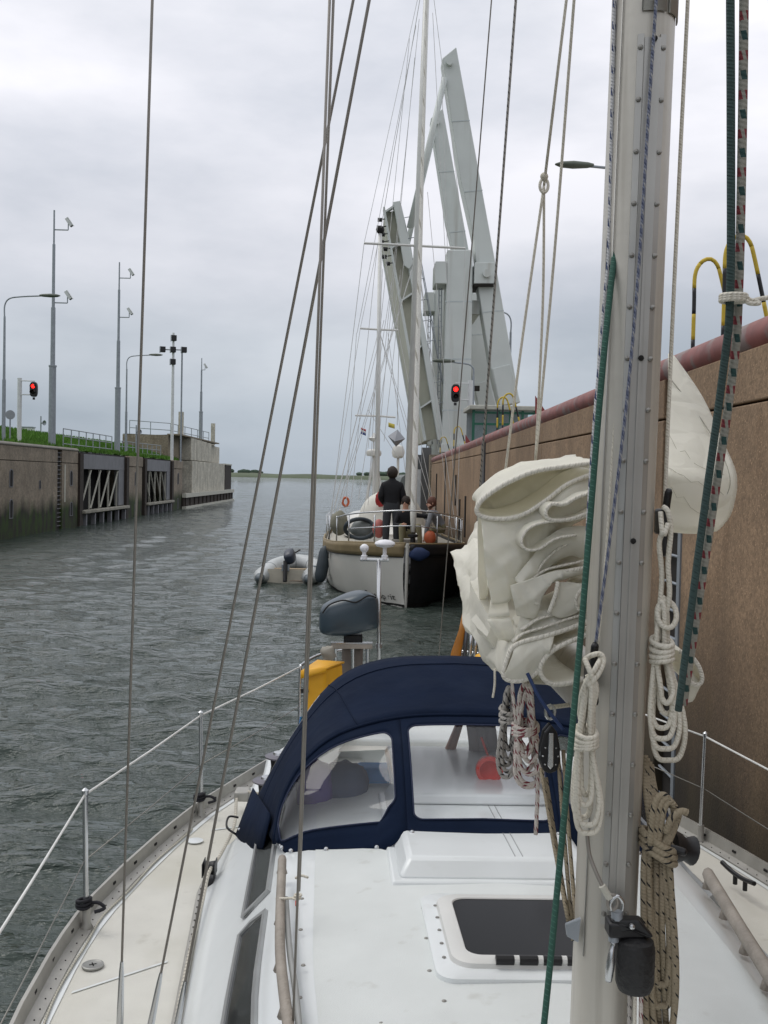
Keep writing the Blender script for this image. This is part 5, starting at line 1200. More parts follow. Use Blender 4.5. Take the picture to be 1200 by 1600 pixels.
# a stay that leads from a deck point through a picture point to the mast
def mast_z(B, px2):
    r1 = B-CAMP; r2 = ray(*px2); n_ = r1.cross(r2); c0_, c1_ = mpt(0), mpt(1); f0 = n_.dot(c0_-CAMP); f1 = n_.dot(c1_-CAMP); return f0/(f0-f1)
m_wire2 = M('rig_wire', srgb(146, 141, 134), .45, .35, var=.1)
def shroud(B, px2, r, top=None, swage=True, m_=None):
    T = top or mpt(mast_z(B, px2)); w_ = MB().rod(B, T, r, 8).build('shroud', m_ or m_wire2, yt, smooth=180)
    d = (T-B).normalized()
    if swage: MB().tube([B-d*.02, B+d*.16, B+d*.3, B+d*.34], [.012, .012, .0085, .0055], 10).build('turnbuckle', m_inox, w_, smooth=60)
    return T
B1 = PZ(186, 1640, 1.02); q_ = PY(238, 0, 2.95); shroud(B1, None, .0042, B1+(q_-B1)*1.7)
T2 = shroud(PZ(224, 1660, 1.02), (552, 0), .0042); T3 = shroud(PZ(262, 1680, 1.05), (577, 0), .0046)
# backstay and topping lift
Bb = PY(683, 1060, 8.4); q_ = PY(768, 0, 8.4-1.9); MB().rod(Bb, Bb+(q_-Bb)*1.8, .0045, 8).build('backstay', m_wire2, yt, smooth=180)
print('stay tops', T2, T3, 'mast tilt', sl_)
# ------------------------------------------------------------------ sprayhood
sh_ = thing('sprayhood', 'navy blue canvas sprayhood with clear windows over the companionway', 'sprayhood', (cb_(5), 5, 1.4))
def sc_(a, p): return math.copysign(abs(a)**p, a)
def arch(tab, s):
    """half-arch table of (offset, z) from crown to foot, walked by |s| 0..1"""
    L = [0.]
    for a, b in zip(tab, tab[1:]): L.append(L[-1]+math.hypot(b[0]-a[0], b[1]-a[1]))
    u = abs(s)*L[-1]; return math.copysign(interp(u, L, [p[0] for p in tab]), s), interp(u, L, [p[1] for p in tab])
def dense(t): return [(p.x, p.z) for p in spl([(a, 0, b) for a, b in t], 10)]
CT = dense([(0, 2.035), (.3, 2.02), (.52, 1.955), (.68, 1.83), (.81, 1.64), (.93, 1.43), (1.08, 1.13)]); BT = dense([(0, 1.885), (.31, 1.876), (.60, 1.815), (.77, 1.70), (.86, 1.545), (.885, 1.385)])
AT = dense([(0, 0), (.3, 0), (.6, 0), (.75, 0), (.83, 0), (.865, 0)])
def Cp(s): x, z = arch(CT, s); return Vector((cb_(5.65)+x, 5.62+.2*s*s, z))
def Bp(s): x, z = arch(BT, s); return Vector((cb_(4.7)+x, 4.5+.36*(1-abs(s)**2.2), z))
def Ap(s):
    a = math.pi*(1-s)/2; x = arch(BT, s)[0]*.977; g = max(0, min(1, (.43-abs(x))/.035)); pr = croof(4.3)
    zr = interp(abs(x), [0, pr[8][0], pr[7][0], pr[6][0]], [pr[9][1], pr[8][1], pr[7][1], pr[6][1]])
    return Vector((cb_(4.4)+x, 4.47-.20*(1-abs(s)**2.4), zr+.004+g*.066))
def Qp(s, t): 
    v = Ap(s)*(1-t)+Bp(s)*t; return v+Vector((0, -.035, .02))*math.sin(math.pi*min(1, max(0, t)))
def cell(s0, s1, w0, w1, t0, t1, r, nm):
    """canvas panel with a rounded window opening, and its clear pane"""
    n = 10; inner = []
    sc = (w0+w1)/2; tcn = (t0+t1)/2; hs, ht = (w1-w0)/2, (t1-t0)/2
    for qx, qy, a0_ in ((1, 1, 0), (-1, 1, 90), (-1, -1, 180), (1, -1, 270)):
        for k in range(n+1):
            a = R(a0_+90*k/n); inner.append((sc+qx*(hs-r)+r*math.cos(a), tcn+qy*(ht-r*1.6)+1.6*r*math.sin(a)))
    full = []; m_ = 12                                # finer sampling between the corners
    L = len(inner)
    for i in range(L):
        a, b = inner[i], inner[(i+1) % L]; k = m_ if abs(a[0]-b[0])+abs(a[1]-b[1]) > .1 else 1
        for j in range(k): full.append((a[0]+(b[0]-a[0])*j/k, a[1]+(b[1]-a[1])*j/k))
    def outer(p):
        dx, dy = p[0]-sc, p[1]-tcn; kx = ((s1 if dx > 0 else s0)-sc)/dx if abs(dx) > 1e-6 else 1e9; ky = ((1.0 if dy > 0 else -.06)-tcn)/dy if abs(dy) > 1e-6 else 1e9
        k = min(kx, ky); return (sc+dx*k, tcn+dy*k)
    rings = []
    for f in (0, .33, .66, 1): rings.append([Qp(*(a+(b-a)*f for a, b in zip(outer(p), p))) for p in full])
    pn = MB().loft(rings, True, flip=True).build('front_panel', m_navy, sh_, smooth=60, solid=.006)
    pr_ = [[Qp(sc+(p[0]-sc)*k, tcn+(p[1]-tcn)*k)+Vector((0, .003, 0)) for p in full] for k in (1.03, .75, .5, .25, .02)]
    MB().loft(pr_, True, flip=True).build('window_pane', m_vinyl, pn, smooth=180)
    MB().tube([Qp(*p)+Vector((0, -.004, .002)) for p in full], .004, 5, True).build('window_binding', M('binding_'+nm, srgb(30, 40, 68), .8), pn, smooth=180)
m_vinyl = clear_mat('clear_vinyl', (.96, .97, .98), .03, .03)
cell(-1.0, -.285, -.925, -.325, .17, .89, .07, 'l'); cell(-.285, .285, -.258, .258, .09, .90, .035, 'c'); cell(.285, 1.0, .325, .925, .17, .89, .07, 'r')
ss = np.linspace(-1, 1, 49)
rings = []
for t in np.linspace(0, 1, 11):
    rings.append([Bp(s)*(1-t)+Cp(s)*t+Vector((0, 0, (.035*math.sin(math.pi*t)-.012*math.sin(2*math.pi*t))*max(0, 1-abs(s))**.4)) for s in ss])
roof = MB().loft(rings, flip=True).build('roof_panel', m_navy, sh_, smooth=180, solid=.006)
MB().tube([Bp(s)+Vector((0, -.006, .002)) for s in ss], .009, 6).build('seam_piping', m_navy, sh_, smooth=180)
for s_ in (-.42, .42):
    MB().tube([r_[int((s_+1)/2*48)]+Vector((0, 0, .006)) for r_ in rings], .0028, 5).build('seam_piping', m_navy, roof, smooth=180)
MB().tube([v+Vector((0, -.003, .006)) for v in rings[7]], .0026, 5).build('seam_piping', m_navy, roof, smooth=180)
MB().tube([Cp(s)+Vector((0, -.01, -.014)) for s in ss], .0125, 8).build('hoop', m_inox, sh_, smooth=180)
MB().tube([Bp(s)+Vector((0, .03, -.016)) for s in ss], .0125, 8).build('hoop', m_inox, sh_, smooth=180)
# side flap hanging at the forward lower corner, with its strap
for s_ in (-1, 1):
    b0, c0_ = Bp(s_), Cp(s_); e = c0_+Vector((s_*.06, -.30, -.06))
    mb = MB(); rings = [[b0+(c0_-b0)*t+Vector((0, 0, .1)) for t in np.linspace(.15, 1, 8)], [b0+(e-b0)*t+Vector((0, 0, .0-.05*math.sin(t*3))) for t in np.linspace(.25, 1, 8)]]
    mb.loft(rings).build('side_flap', m_navy, sh_, smooth=60, solid=.006)
    MB().tube(spl([e, e+Vector((s_*.05, .02, .03)), e+Vector((s_*.05, .1, .06)), e+Vector((0, .12, .05))], 4), .006, 6).build('strap', m_black, sh_, smooth=180)
    MB().lathe(e+Vector((-s_*.02, -.01, .03)), [(.009, 0), (.008, .004), (.002, .006)], 8, (0, -1, .3)).build('stud', m_inox, sh_)
for s in (-.985, -.93, -.8, -.60, -.40, -.27, .27, .40, .60, .8, .93):
    p = Qp(s, -.01)+Vector((0, -.012, .006)); MB().lathe(p, [(.011, 0), (.009, .005), (.003, .008)], 10, (0, -1, .5)).build('stud', m_inox, sh_)
# things in the cockpit seen through the windows
def lump(name, c, r, sc, m_, label, cat, seed, amp=.25): return blob(name, c, r, sc, m_, label, cat, seed, None, amp)
lump('sail_bag', PY(490, 1228, 5.02), .12, (.75, .8, 1.15), M('bag_purple', srgb(96, 80, 150), .8, var=.2), 'purple bag behind the left sprayhood window', 'bag', 21)
lump('sail_bag', PY(537, 1232, 5.08), .135, (.9, .8, 1.05), M('bag_blue', srgb(70, 84, 112), .8, var=.2), 'grey-blue bag behind the left sprayhood window', 'bag', 22)
p = PY(584, 1212, 5.25); tag(MB().box(p, (.2, .16, .11)).build('cushion', M('cushion_blue', srgb(70, 140, 200), .8), bevel=.03), 'light blue cushion behind the left sprayhood window', 'cushion')
tag(MB().bb((p.x-.08, 5.2, 1.455), (p.x+.1, 5.32, p.z-.057)).build('wooden_block', m_teak, bevel=.01), 'small wooden block under the light blue cushion', 'block')
p = PY(764, 1201, 4.92); o = thing('red_horn', 'red round plastic horn behind the centre window', 'horn', p)
MB().lathe(p, [(.02, .09), (.045, .07), (.048, .03), (.066, .0), (.066, -.03), (.048, -.035), (.036, .0), (.01, .02)], 20, (0, 1, 0)).build('bell', M('red_plastic', srgb(214, 62, 52), .5), o, smooth=50)
MB().rod(p+Vector((0, .05, .05)), PY(752, 1152, 4.98), .006).build('cord', M('red_cord', srgb(190, 60, 54), .8), o)
p = PY(700, 1186, 5.45); tag(MB().tube([p-Vector((.04, 0, .1)), p+Vector((.01, 0, .05)), p+Vector((.06, 0, .2))], [.03, .028, .02], 8).build('tiller', M('tiller_wood', srgb(150, 104, 80), .5), smooth=180), 'brown wooden tiller behind the centre window', 'tiller')
for k in range(3):
    p = PY(738+k*14, 1182, 5.42); tag(MB().tube(spl([p+Vector((0, 0, -.08)), p+Vector((.01, 0, .05)), p+Vector((-.01, .03, .2))], 4), .03, 10, flat=.5).build('oilskin', M('oilskin%d' % k, srgb(150-k*8, 146-k*8, 146-k*6), .6, var=.2), smooth=180), ['grey oilskin hanging behind the centre window, leftmost', 'grey oilskin hanging behind the centre window, middle one', 'grey oilskin hanging behind the centre window, rightmost'][k], 'oilskin', 'oilskins hanging in the cockpit')

# ------------------------------------------------------------------ stern gear
o = thing('outboard_motor', 'outboard motor under a grey-blue cover on the stern bracket', 'outboard motor', PY(545, 1010, 8.1))
m_cov = M('cover_pvc', srgb(60, 74, 84), .34, var=.1, scale=5)
pc = PY(546, 962, 8.1); rings = []
for px_, yt_, yb2, dpt in ((499, 962, 978, .06), (501, 946, 988, .13), (510, 940, 993, .17), (530, 932, 993, .19), (552, 923, 990, .19), (570, 921, 987, .18), (582, 927, 984, .15), (590, 935, 982, .1), (592, 945, 978, .05)):
    a, b = PY(px_, yt_, 8.1), PY(px_, yb2, 8.1); cz, hz = (a.z+b.z)/2, (a.z-b.z)/2
    rings.append([Vector((a.x, 8.1+dpt*sc_(math.cos(t), .7), cz+hz*sc_(math.sin(t), .62)+.008*math.sin(3*t+px_*.1))) for t in np.linspace(0, 2*math.pi, 28, endpoint=False)])
MB().loft(rings, True, True, flip=True).build('cover', m_cov, o, smooth=180, sub=1)
MB().tube(spl([PY(504, 958, 7.93), PY(515, 945, 7.92), PY(536, 938, 7.9), PY(556, 941, 7.9), PY(575, 931, 7.92), PY(588, 934, 8.0)], 5), .006, 5).build('cover_seam', m_dark, o, smooth=180)
MB().bb(PY(537, 992, 8.05), PY(566, 1012, 8.15)).build('swivel_bracket', m_black, o, bevel=.01)
MB().bb(PY(534, 1012, 8.1), PY(566, 1075, 8.2)).build('shaft_housing', M('shaft_grey', srgb(120, 112, 106), .5), o, bevel=.02)
bk = thing('motor_bracket', 'stainless outboard bracket with a wooden pad on the pushpit', 'bracket', PY(545, 1060, 8))
MB().bar(PY(517, 1009, 8.0), PY(582, 1009, 8.0), .04, .045).build('pad', m_teak, bk, bevel=.006); MB().bar(PY(517, 1004.6, 8.0), PY(582, 1004.6, 8.0), .045, .012).build('pad_cap', m_inox, bk)
for px_ in (524, 551, 574): MB().rod(PY(px_, 1012, 8.02), PY(px_, 1085, 8.1), .014, 8).build('strut', m_inox, bk)
lump('rope_bundle', PY(513, 1022, 7.7), .06, (.9, .8, 1.1), m_sheet, 'small rope bundle beside the outboard bracket', 'rope', 31, .4)
# yellow bag on the pushpit
m_yel = M('yellow_pvc', srgb(226, 166, 30), .55, var=.12, scale=6, bump=.2, bscale=12)
yb0 = thing('rescue_bag', 'yellow rescue bag with flap strapped to the left pushpit', 'bag', PY(490, 1140, 7.3))
f = [PY(474, 1048, 7.15), PY(508, 1044, 7.15), PY(506, 1150, 7.15), PY(474, 1155, 7.15)]; bck = [PY(497, 1034, 7.42), PY(536, 1036, 7.42), PY(540, 1150, 7.42), PY(500, 1155, 7.42)]
MB().add(f+bck, [(0, 3, 2, 1), (4, 5, 6, 7), (0, 1, 5, 4), (1, 2, 6, 5), (2, 3, 7, 6), (3, 0, 4, 7)]).build('body', m_yel, yb0, smooth=40, bevel=.02)
fl2 = [PY(470, 1049, 7.13), PY(510, 1045, 7.13), PY(538, 1035, 7.44), PY(496, 1032, 7.44)]
MB().loft([[fl2[0]+Vector((0, -.01, -.05)), fl2[1]+Vector((0, -.01, -.02))], [fl2[0], fl2[1]], [fl2[3], fl2[2]]]).build('flap', m_yel, yb0, smooth=30, solid=.012)
MB().bar(PY(470, 1080, 7.12), PY(482, 1078, 7.12), .01, .03).build('strap', m_black, yb0)
tag(MB().add([PY(455, 1200, 7.2), PY(470, 1120, 7.2), PY(474, 1120, 7.6), PY(460, 1200, 7.6)], [(0, 1, 2, 3)]).build('dodger_cloth', M('cloth_blue', srgb(40, 110, 170), .8), solid=.01), 'strip of bright blue dodger cloth below the yellow bag', 'cloth')
# antenna pole
an = thing('antenna_pole', 'stainless pole with two white mushroom antennas at the stern', 'antenna', PY(592, 1060, 8.2))
MB().rod(PY(592, 1080, 8.2), PY(592, 874, 8.2), .017, 10).build('pole', m_inox, an, smooth=180); MB().rod(PY(592, 1012, 8.2), PY(592, 1006, 8.2), .026, 10).build('clamp', m_inox, an)
MB().rod(PY(563, 874, 8.2), PY(607, 875, 8.2), .014, 8).build('crossbar', m_inox, an)
for px_, py_, rr_ in ((601, 850, .082), (569, 857, .036)):
    p = PY(px_, 874, 8.2); tz = PY(px_, py_, 8.2).z-p.z; MB().lathe(p, [(.025, 0), (.026, .03), (.016, .035), (.016, tz-.03), (rr_*.8, tz-.02), (rr_, tz), (rr_*.95, tz+.015), (rr_*.5, tz+.032), (.005, tz+.036)], 20).build('antenna', M('antenna_white', srgb(236, 236, 240), .35), an, smooth=50)
# oar, tubes on the right quarter
tag(MB().tube([PY(708, 1050, 7.9), PY(713, 1020, 7.9), PY(722, 985, 7.9), PY(727, 955, 7.9)], [.045, .04, .025, .02], 10, flat=.5).build('oar', M('varnished_wood', srgb(176, 116, 48), .35), smooth=180), 'varnished wooden oar blade stowed at the right quarter', 'oar')
for i, px_ in enumerate((727, 735, 743, 751)):
    o = MB(); o.tube([PY(px_-2, 1060, 7.9), PY(px_, 1010, 7.9), PY(px_+3, 975+4*i, 7.9)], .016, 8)
    tag(o.build('stowed_tube', m_inox if i else M('tube_dark', srgb(90, 92, 96), .4, .5), smooth=180), ['stowed metal tube next to the oar, leftmost', 'stowed metal tube next to the oar, second from left', 'stowed metal tube next to the oar, third from left', 'stowed metal tube next to the oar, rightmost'][i], 'tube', 'metal tubes stowed at the right quarter')
p = PY(762, 1038, 7.7); lump('rescue_bag', p, .12, (1, .8, .8), m_yel, 'yellow bag at the right quarter just under the sail', 'bag', 41, .1)

# ------------------------------------------------------------------ flaked mainsail
def sail_mat():
    m = M('sailcloth', srgb(242, 240, 230), .7, var=.05, scale=4, bump=.15, bscale=18); t = m.node_tree; b = t.nodes['Principled BSDF']; o_ = [n_ for n_ in t.nodes if n_.type == 'OUTPUT_MATERIAL'][0]
    cx_ = N(t, 'ShaderNodeTexCoord'); rg_ = N(t, 'ShaderNodeTexVoronoi', feature='DISTANCE_TO_EDGE'); rg_.inputs['Scale'].default_value = 7.5
    g_ = N(t, 'ShaderNodeNewGeometry'); wn = N(t, 'ShaderNodeTexNoise'); wn.inputs['Scale'].default_value = 6; t.links.new(g_.outputs['Position'], wn.inputs['Vector']); va = N(t, 'ShaderNodeVectorMath', operation='MULTIPLY_ADD'); va.inputs[1].default_value = (.12, .12, .12); t.links.new(wn.outputs['Color'], va.inputs[0]); t.links.new(g_.outputs['Position'], va.inputs[2]); t.links.new(va.outputs[0], rg_.inputs['Vector']); bq = N(t, 'ShaderNodeBump'); bq.inputs['Strength'].default_value = .28; bq.inputs['Distance'].default_value = .06; t.links.new(rg_.outputs[0], bq.inputs['Height'])
    old = b.inputs['Normal'].links[0].from_node; t.links.new(old.outputs[0], bq.inputs['Normal']); t.links.new(bq.outputs[0], b.inputs['Normal'])
    tr = N(t, 'ShaderNodeBsdfTranslucent'); tr.inputs[0].default_value = (.88, .86, .77, 1); mxs = N(t, 'ShaderNodeMixShader'); mxs.inputs[0].default_value = .4
    t.links.new(b.outputs[0], mxs.inputs[1]); t.links.new(tr.outputs[0], mxs.inputs[2]); t.links.new(mxs.outputs[0], o_.inputs[0]); return m
m_sail = sail_mat(); m_bolt = rope_mat('bolt_rope', srgb(222, 218, 206), [srgb(202, 198, 186)], .016, .3, 1.0, .5)
ms = thing('mainsail', 'white mainsail dropped in loose folds on the boom behind the mast', 'sail', (cb_(3), 3, 2.5))
def sheet(px_pts, Y0=2.6, depth=.7, dz=0.0, dx=0.0, rope=True, wr=.012, seed=0, n=5, Ys_=None, name='fold', shrink=0.0, rad=.0062):
    if Ys_ is None: Ys_ = [Y0]*len(px_pts)
    front = spl([PY(a, b, y) for (a, b), y in zip(px_pts, Ys_)], n); cen = sum(front, Vector())/len(front)
    rings = []
    for k in range(9):
        t = k/8; r_ = []
        for i, p in enumerate(front):
            q_ = p+(cen-p)*shrink*t; q_ = q_+Vector((dx*t-.035*depth*t, depth*t, dz*t))
            w_ = wr*min(1, t*3); nz = mnoise.noise(Vector((p.x*9, p.z*9+seed, t*3.0)))
            q_ += Vector((0, 0, .0045*t*mnoise.noise(Vector((p.x*30, p.z*30, t*6+seed)))))
            q_ += Vector((nz*w_*1.4, 0, mnoise.noise(Vector((p.x*7+5, p.z*8, t*4+seed)))*w_)); r_.append(q_)
        rings.append(r_)
    f_ = MB().loft(rings).build(name, m_sail, ms, smooth=180, solid=.003)
    if rope: MB().tube(front, rad, 8).build('bolt_rope', m_bolt, f_, smooth=180)
    return f_
sheet([(934, 723), (885, 729), (835, 737), (790, 756), (758, 777), (745, 795), (753, 807), (785, 811), (818, 804), (852, 783), (888, 756), (934, 738)], 2.6, .42, .03, .05, seed=1, wr=.014)
sheet([(934, 768), (905, 776), (882, 788), (862, 788), (853, 800), (860, 812), (892, 811), (934, 795)], 2.545, .09, 0, 0, seed=2, rad=.005)
sheet([(934, 800), (895, 812), (852, 816), (826, 826), (815, 845), (822, 858), (842, 858), (868, 842), (900, 836)], 2.545, .09, 0, 0, seed=3, rad=.0035)
# the broad bunt that hangs from the top loop
def ruled(top, bot, Yt, Yb, bulge, seed, name='bunt', rows_=14, wr=.012):
    a = spl([PY(x, y, Yt) for x, y in top], 10); b = spl([PY(x, y, Yb) for x, y in bot], 10); rows_ = rows_*2 if rows_ > 8 else rows_; n_ = min(len(a), len(b)); rings = []
    for k in range(rows_+1):
        t = k/rows_; rr_ = []
        for i in range(n_):
            p = a[i]+(b[i]-a[i])*t; e_ = math.sin(math.pi*t)**.5; rid = 1-abs(mnoise.noise(Vector((p.x*13+p.z*7, p.z*5, seed+4))))*2; rr_.append(p+Vector((wr*mnoise.noise(Vector((p.x*10, p.z*6, seed))), -bulge*math.sin(math.pi*t)+e_*(wr*2.2*mnoise.noise(Vector((p.x*9, p.z*9, seed+9)))-.011*max(0, rid)**4+.012*abs(mnoise.noise(Vector((p.x*17-p.z*14, p.z*9, seed+2))))), 0)))
        rings.append(rr_)
    return MB().loft(rings, flip=True).build(name, m_sail, ms, smooth=180, solid=.003)
ruled([(747, 802), (785, 811), (818, 804), (852, 783), (888, 756), (934, 740)], [(766, 944), (792, 940), (822, 915), (850, 870), (880, 830), (934, 800)], 2.61, 2.63, .02, 1)
ruled([(747, 800), (746, 802), (745, 803), (744, 804)], [(766, 944), (762, 946), (758, 950), (752, 955)], 2.62, 2.9, .0, 2)
ruled([(934, 724), (885, 731), (835, 739), (790, 758), (758, 779), (747, 795)], [(934, 742), (888, 758), (852, 785), (818, 806), (785, 812), (750, 804)], 2.86, 2.84, -.03, 21, 'bunt')
# extra thin layers: edges of cloth showing between the rolls
sheet([(932, 842), (900, 846), (872, 858), (850, 878), (836, 900)], 2.575, .3, 0, .02, seed=31, rad=.0035)
sheet([(932, 868), (905, 878), (878, 884), (850, 892), (822, 912), (806, 925)], 2.57, .3, 0, .02, seed=32, rad=.0035)
sheet([(932, 905), (915, 915), (900, 935), (905, 955)], 2.55, .2, 0, .01, seed=33, rad=.005)
sheet([(930, 930), (900, 945), (866, 960), (840, 968), (815, 985)], 2.565, .3, 0, .02, seed=34, rad=.0035)
sheet([(930, 955), (885, 968), (850, 980), (818, 990), (802, 1004)], 2.56, .3, -.01, .02, seed=35, rad=.0035)
# white rolls in the middle
ruled([(808, 905), (835, 868), (858, 838), (880, 824), (905, 822), (930, 825)], [(822, 925), (846, 900), (866, 880), (890, 868), (908, 872), (930, 862)], 2.58, 2.60, .02, 3, 'roll')
ruled([(800, 915), (830, 905), (862, 893), (890, 889), (932, 884)], [(808, 962), (832, 965), (840, 940), (850, 915), (932, 892)], 2.56, 2.58, .012, 4, 'roll')
sheet([(932, 885), (885, 893), (858, 905), (842, 925), (838, 945)], 2.56, .25, 0, 0, seed=7, rad=.006)
ruled([(872, 910), (890, 910), (905, 912), (918, 914)], [(858, 958), (875, 965), (895, 960), (918, 945)], 2.555, 2.56, .015, 5, 'flap')
MB().tube(spl([PY(872, 909, 2.55), PY(868, 930, 2.545), PY(858, 958, 2.55)], 5), .006, 8).build('bolt_rope', m_bolt, ms, smooth=180)
ruled([(812, 965), (835, 955), (860, 950), (890, 950), (930, 942)], [(800, 1012), (830, 1000), (865, 990), (895, 980), (930, 966)], 2.60, 2.57, .014, 6, 'roll')
# lower panels with rope edges
ruled([(801, 1012), (815, 1003), (835, 998), (852, 994), (868, 990)], [(787, 1056), (800, 1062), (815, 1061), (832, 1056), (846, 1040)], 2.555, 2.55, .01, 7, 'flap')
sheet([(930, 966), (890, 982), (852, 994), (820, 1002), (801, 1012), (792, 1032), (787, 1056), (802, 1064), (825, 1060), (842, 1046), (852, 1024), (868, 1008)], 2.55, .45, 0, 0, seed=8)
sheet([(928, 988), (892, 1002), (862, 1018), (845, 1040), (848, 1058), (864, 1069), (895, 1066), (928, 1054)], 2.54, .5, 0, 0, seed=9)
# gathered bulk lying along the boom behind the folds
outl = [(934, 760), (890, 790), (840, 840), (800, 885), (776, 905), (766, 950), (762, 985), (778, 1035), (805, 1066), (850, 1064), (934, 1062)]
base_ = spl([PY(a, b, 2.86) for a, b in outl], 4); rings = []
for k in range(22):
    t = k/21; y = 2.86+1.95*t; fx = interp(y, [2.86, 3.3, 3.9, 4.81], [1, .82, .4, .08]); cc = Vector((cb_(y), y, bz0+.1+.03*t)); rr_ = []
    for p in base_:
        off = p-Vector((cb_(2.86), 2.86, bz0+.1)); q_ = cc+Vector((off.x*(fx if off.x < 0 else 1-.6*t), 0, off.z*(1-.5*t)))
        nz = Vector((mnoise.noise(Vector((p.x*8, p.z*8, t*7))), 0, mnoise.noise(Vector((p.x*9+3, p.z*8, t*8)))))
        rr_.append(q_+nz*.03)
    rings.append(rr_)
MB().loft(rings, flip=False).build('bunt', m_sail, ms, smooth=180, solid=.003)
mb = MB(); rings = []
for k in range(16):       # forward-left bundle with hard creases
    t = k/15; y = 2.75+1.0*t; c = PY(792-8*t, 1003-70*t, 2.75); c = Vector((c.x+.02*t, y, c.z+.03*t)); rr_ = []
    for a in np.linspace(0, 2*math.pi, 30, endpoint=False):
        rd_ = (.082+.018*math.sin(3*a+t*5))*(1-.35*t if t > .1 else .55+4.2*t); v = Vector((math.cos(a)*1.0, 0, math.sin(a)*1.15)); rr_.append(c+v*rd_*(1+.35*mnoise.noise(Vector((v.x*2.1, v.z*2.1, t*6)))))
    rings.append(rr_)
MB().loft(rings, True, True).build('bundle', m_sail, ms, smooth=28)
ruled([(768, 938), (778, 936), (786, 935), (794, 934)], [(764, 964), (774, 964), (786, 964), (797, 962)], 2.66, 2.62, .0, 12, 'reef_patch', 4, .004)
ruled([(762, 968), (778, 967), (790, 967), (798, 966)], [(780, 1000), (788, 1000), (798, 1004), (808, 1008)], 2.60, 2.62, .012, 13, 'reef_patch', 8, .008)
# right-hand part of the sail showing past the mast
g = []
topf = [[(1044, 553, 2.95), (1052, 556, 2.95), (1060, 566, 2.95)], [(1044, 600, 2.85), (1074, 604, 2.85), (1098, 622, 2.85)], [(1043, 660, 2.75), (1090, 668, 2.75), (1130, 692, 2.78)], [(1042, 712, 2.64), (1092, 722, 2.62), (1147, 730, 2.7)], [(1042, 733, 2.58), (1090, 746, 2.57), (1151, 752, 2.66)], [(1042, 752, 2.565), (1090, 764, 2.56), (1149, 775, 2.65)], [(1042, 795, 2.58), (1088, 802, 2.58), (1140, 806, 2.66)], [(1042, 828, 2.6), (1084, 832, 2.6), (1120, 829, 2.66)], [(1042, 826, 2.8), (1084, 828, 2.8), (1112, 824, 2.85)]]
rr_ = [spl([PY(*p) for p in row], 5) for row in topf]; rr2 = []
for j in range(len(rr_[0])): rr2.append(spl([r_[j] for r_ in rr_], 4))
MB().loft(rr2).build('headboard_fold', m_sail, ms, smooth=180, solid=.004)
MB().tube(spl([PY(1046, 590, 2.85), PY(1085, 640, 2.8), PY(1118, 690, 2.72), PY(1138, 735, 2.635), PY(1139, 765, 2.625), PY(1122, 790, 2.625)], 6), .0014, 4).build('seam', M('thread', srgb(160, 157, 144), .8), ms)
for k, (x0, y0) in enumerate(((1046, 640), (1046, 690), (1046, 770))):
    pts = []
    for i in range(9):
        t = i/8; rowt = [0, 1, 2, 3, 4, 5, 6, 7]; jj = min(len(rr2)-1, int(t*(len(rr2)-1)*.8)); ii = min(len(rr2[0])-1, int((.30+.17*k)*len(rr2[0])+t*5)); pts.append(rr2[jj][ii]+Vector((0, -.005, .003*(1 if i % 2 else -1))))
    MB().tube(pts, .0006, 4).build('seam', M('thread%d' % k, srgb(190, 186, 172), .8), ms)
sheet([(1062, 1018), (1078, 1024), (1092, 1042), (1097, 1062), (1088, 1070), (1066, 1058)], 2.7, .3, 0, .02, seed=14)
ruled([(1062, 1030), (1075, 1040), (1086, 1056), (1094, 1064)], [(1062, 1095), (1070, 1097), (1082, 1094), (1090, 1076)], 2.72, 2.74, .01, 15, 'flap', 6, .004)

# ------------------------------------------------------------------ running rigging
m_r_white = rope_mat('rope_white', srgb(216, 211, 197), [srgb(196, 190, 174)], .016, .25, 1.0, .35)
m_r_green = rope_mat('rope_green', srgb(46, 86, 74), [srgb(78, 120, 106)], .012, .12, 1.0, .3)
m_r_teal = rope_mat('rope_teal', srgb(58, 78, 76), [srgb(44, 62, 60)], .012, .2, 1.0, .3)
m_r_bluefl = rope_mat('rope_blue_fleck', srgb(196, 196, 198), [srgb(70, 80, 112)], .05, .34, .5)
m_r_grey = rope_mat('rope_greyblue', srgb(110, 116, 134), [srgb(66, 74, 100), srgb(160, 160, 160)], .03, .25)
m_r_rg = rope_mat('rope_red_green', srgb(148, 146, 136), [srgb(124, 50, 56), srgb(40, 70, 68)], .06, .24, 0.0, .3)
m_r_beige = rope_mat('rope_beige_fleck', srgb(150, 138, 116), [srgb(24, 24, 24)], .045, .12, 1.0)
m_r_redfl = rope_mat('rope_red_fleck', srgb(208, 200, 192), [srgb(128, 56, 66)], .035, .4, 1.0)
m_r_greyfl = rope_mat('rope_grey_fleck', srgb(168, 164, 158), [srgb(52, 52, 54)], .025, .3, 1.0)
def line(name, pts, r, m_, label, n=6, cat='rope', group=None): return tag(MB().tube(spl(pts, n) if len(pts) > 2 else pts, r, 8).build(name, m_, smooth=180), label, cat, group)
def ext(a, b, k): return a+(b-a)*k
line('halyard', [PY(846, 1640, 2.18), PY(866, 1440, 2.2), PY(905, 1020, 2.25), PY(936, 640, 2.29), PY(952, 470, 2.33), PY(963, 376, 2.375)], .0072, m_r_green, 'green halyard leaving the slot on the left of the mast')
line('halyard', [PY(908, 1000, 2.33), PY(926, 700, 2.34), PY(944, 480, 2.36), PY(953, 330, 2.38), PY(966, -300, 2.4)], .0045, m_r_bluefl, 'white halyard with blue flecks along the mast left edge')
line('halyard', [PY(930, 1010, 2.30), PY(948, 880, 2.295), PY(978, 640, 2.295), PY(998, 420, 2.30), PY(1012, 200, 2.30), PY(1024, 20, 2.305), PY(1034, -120, 2.31)], .0037, m_r_grey, 'grey-blue halyard crossing the front of the mast')
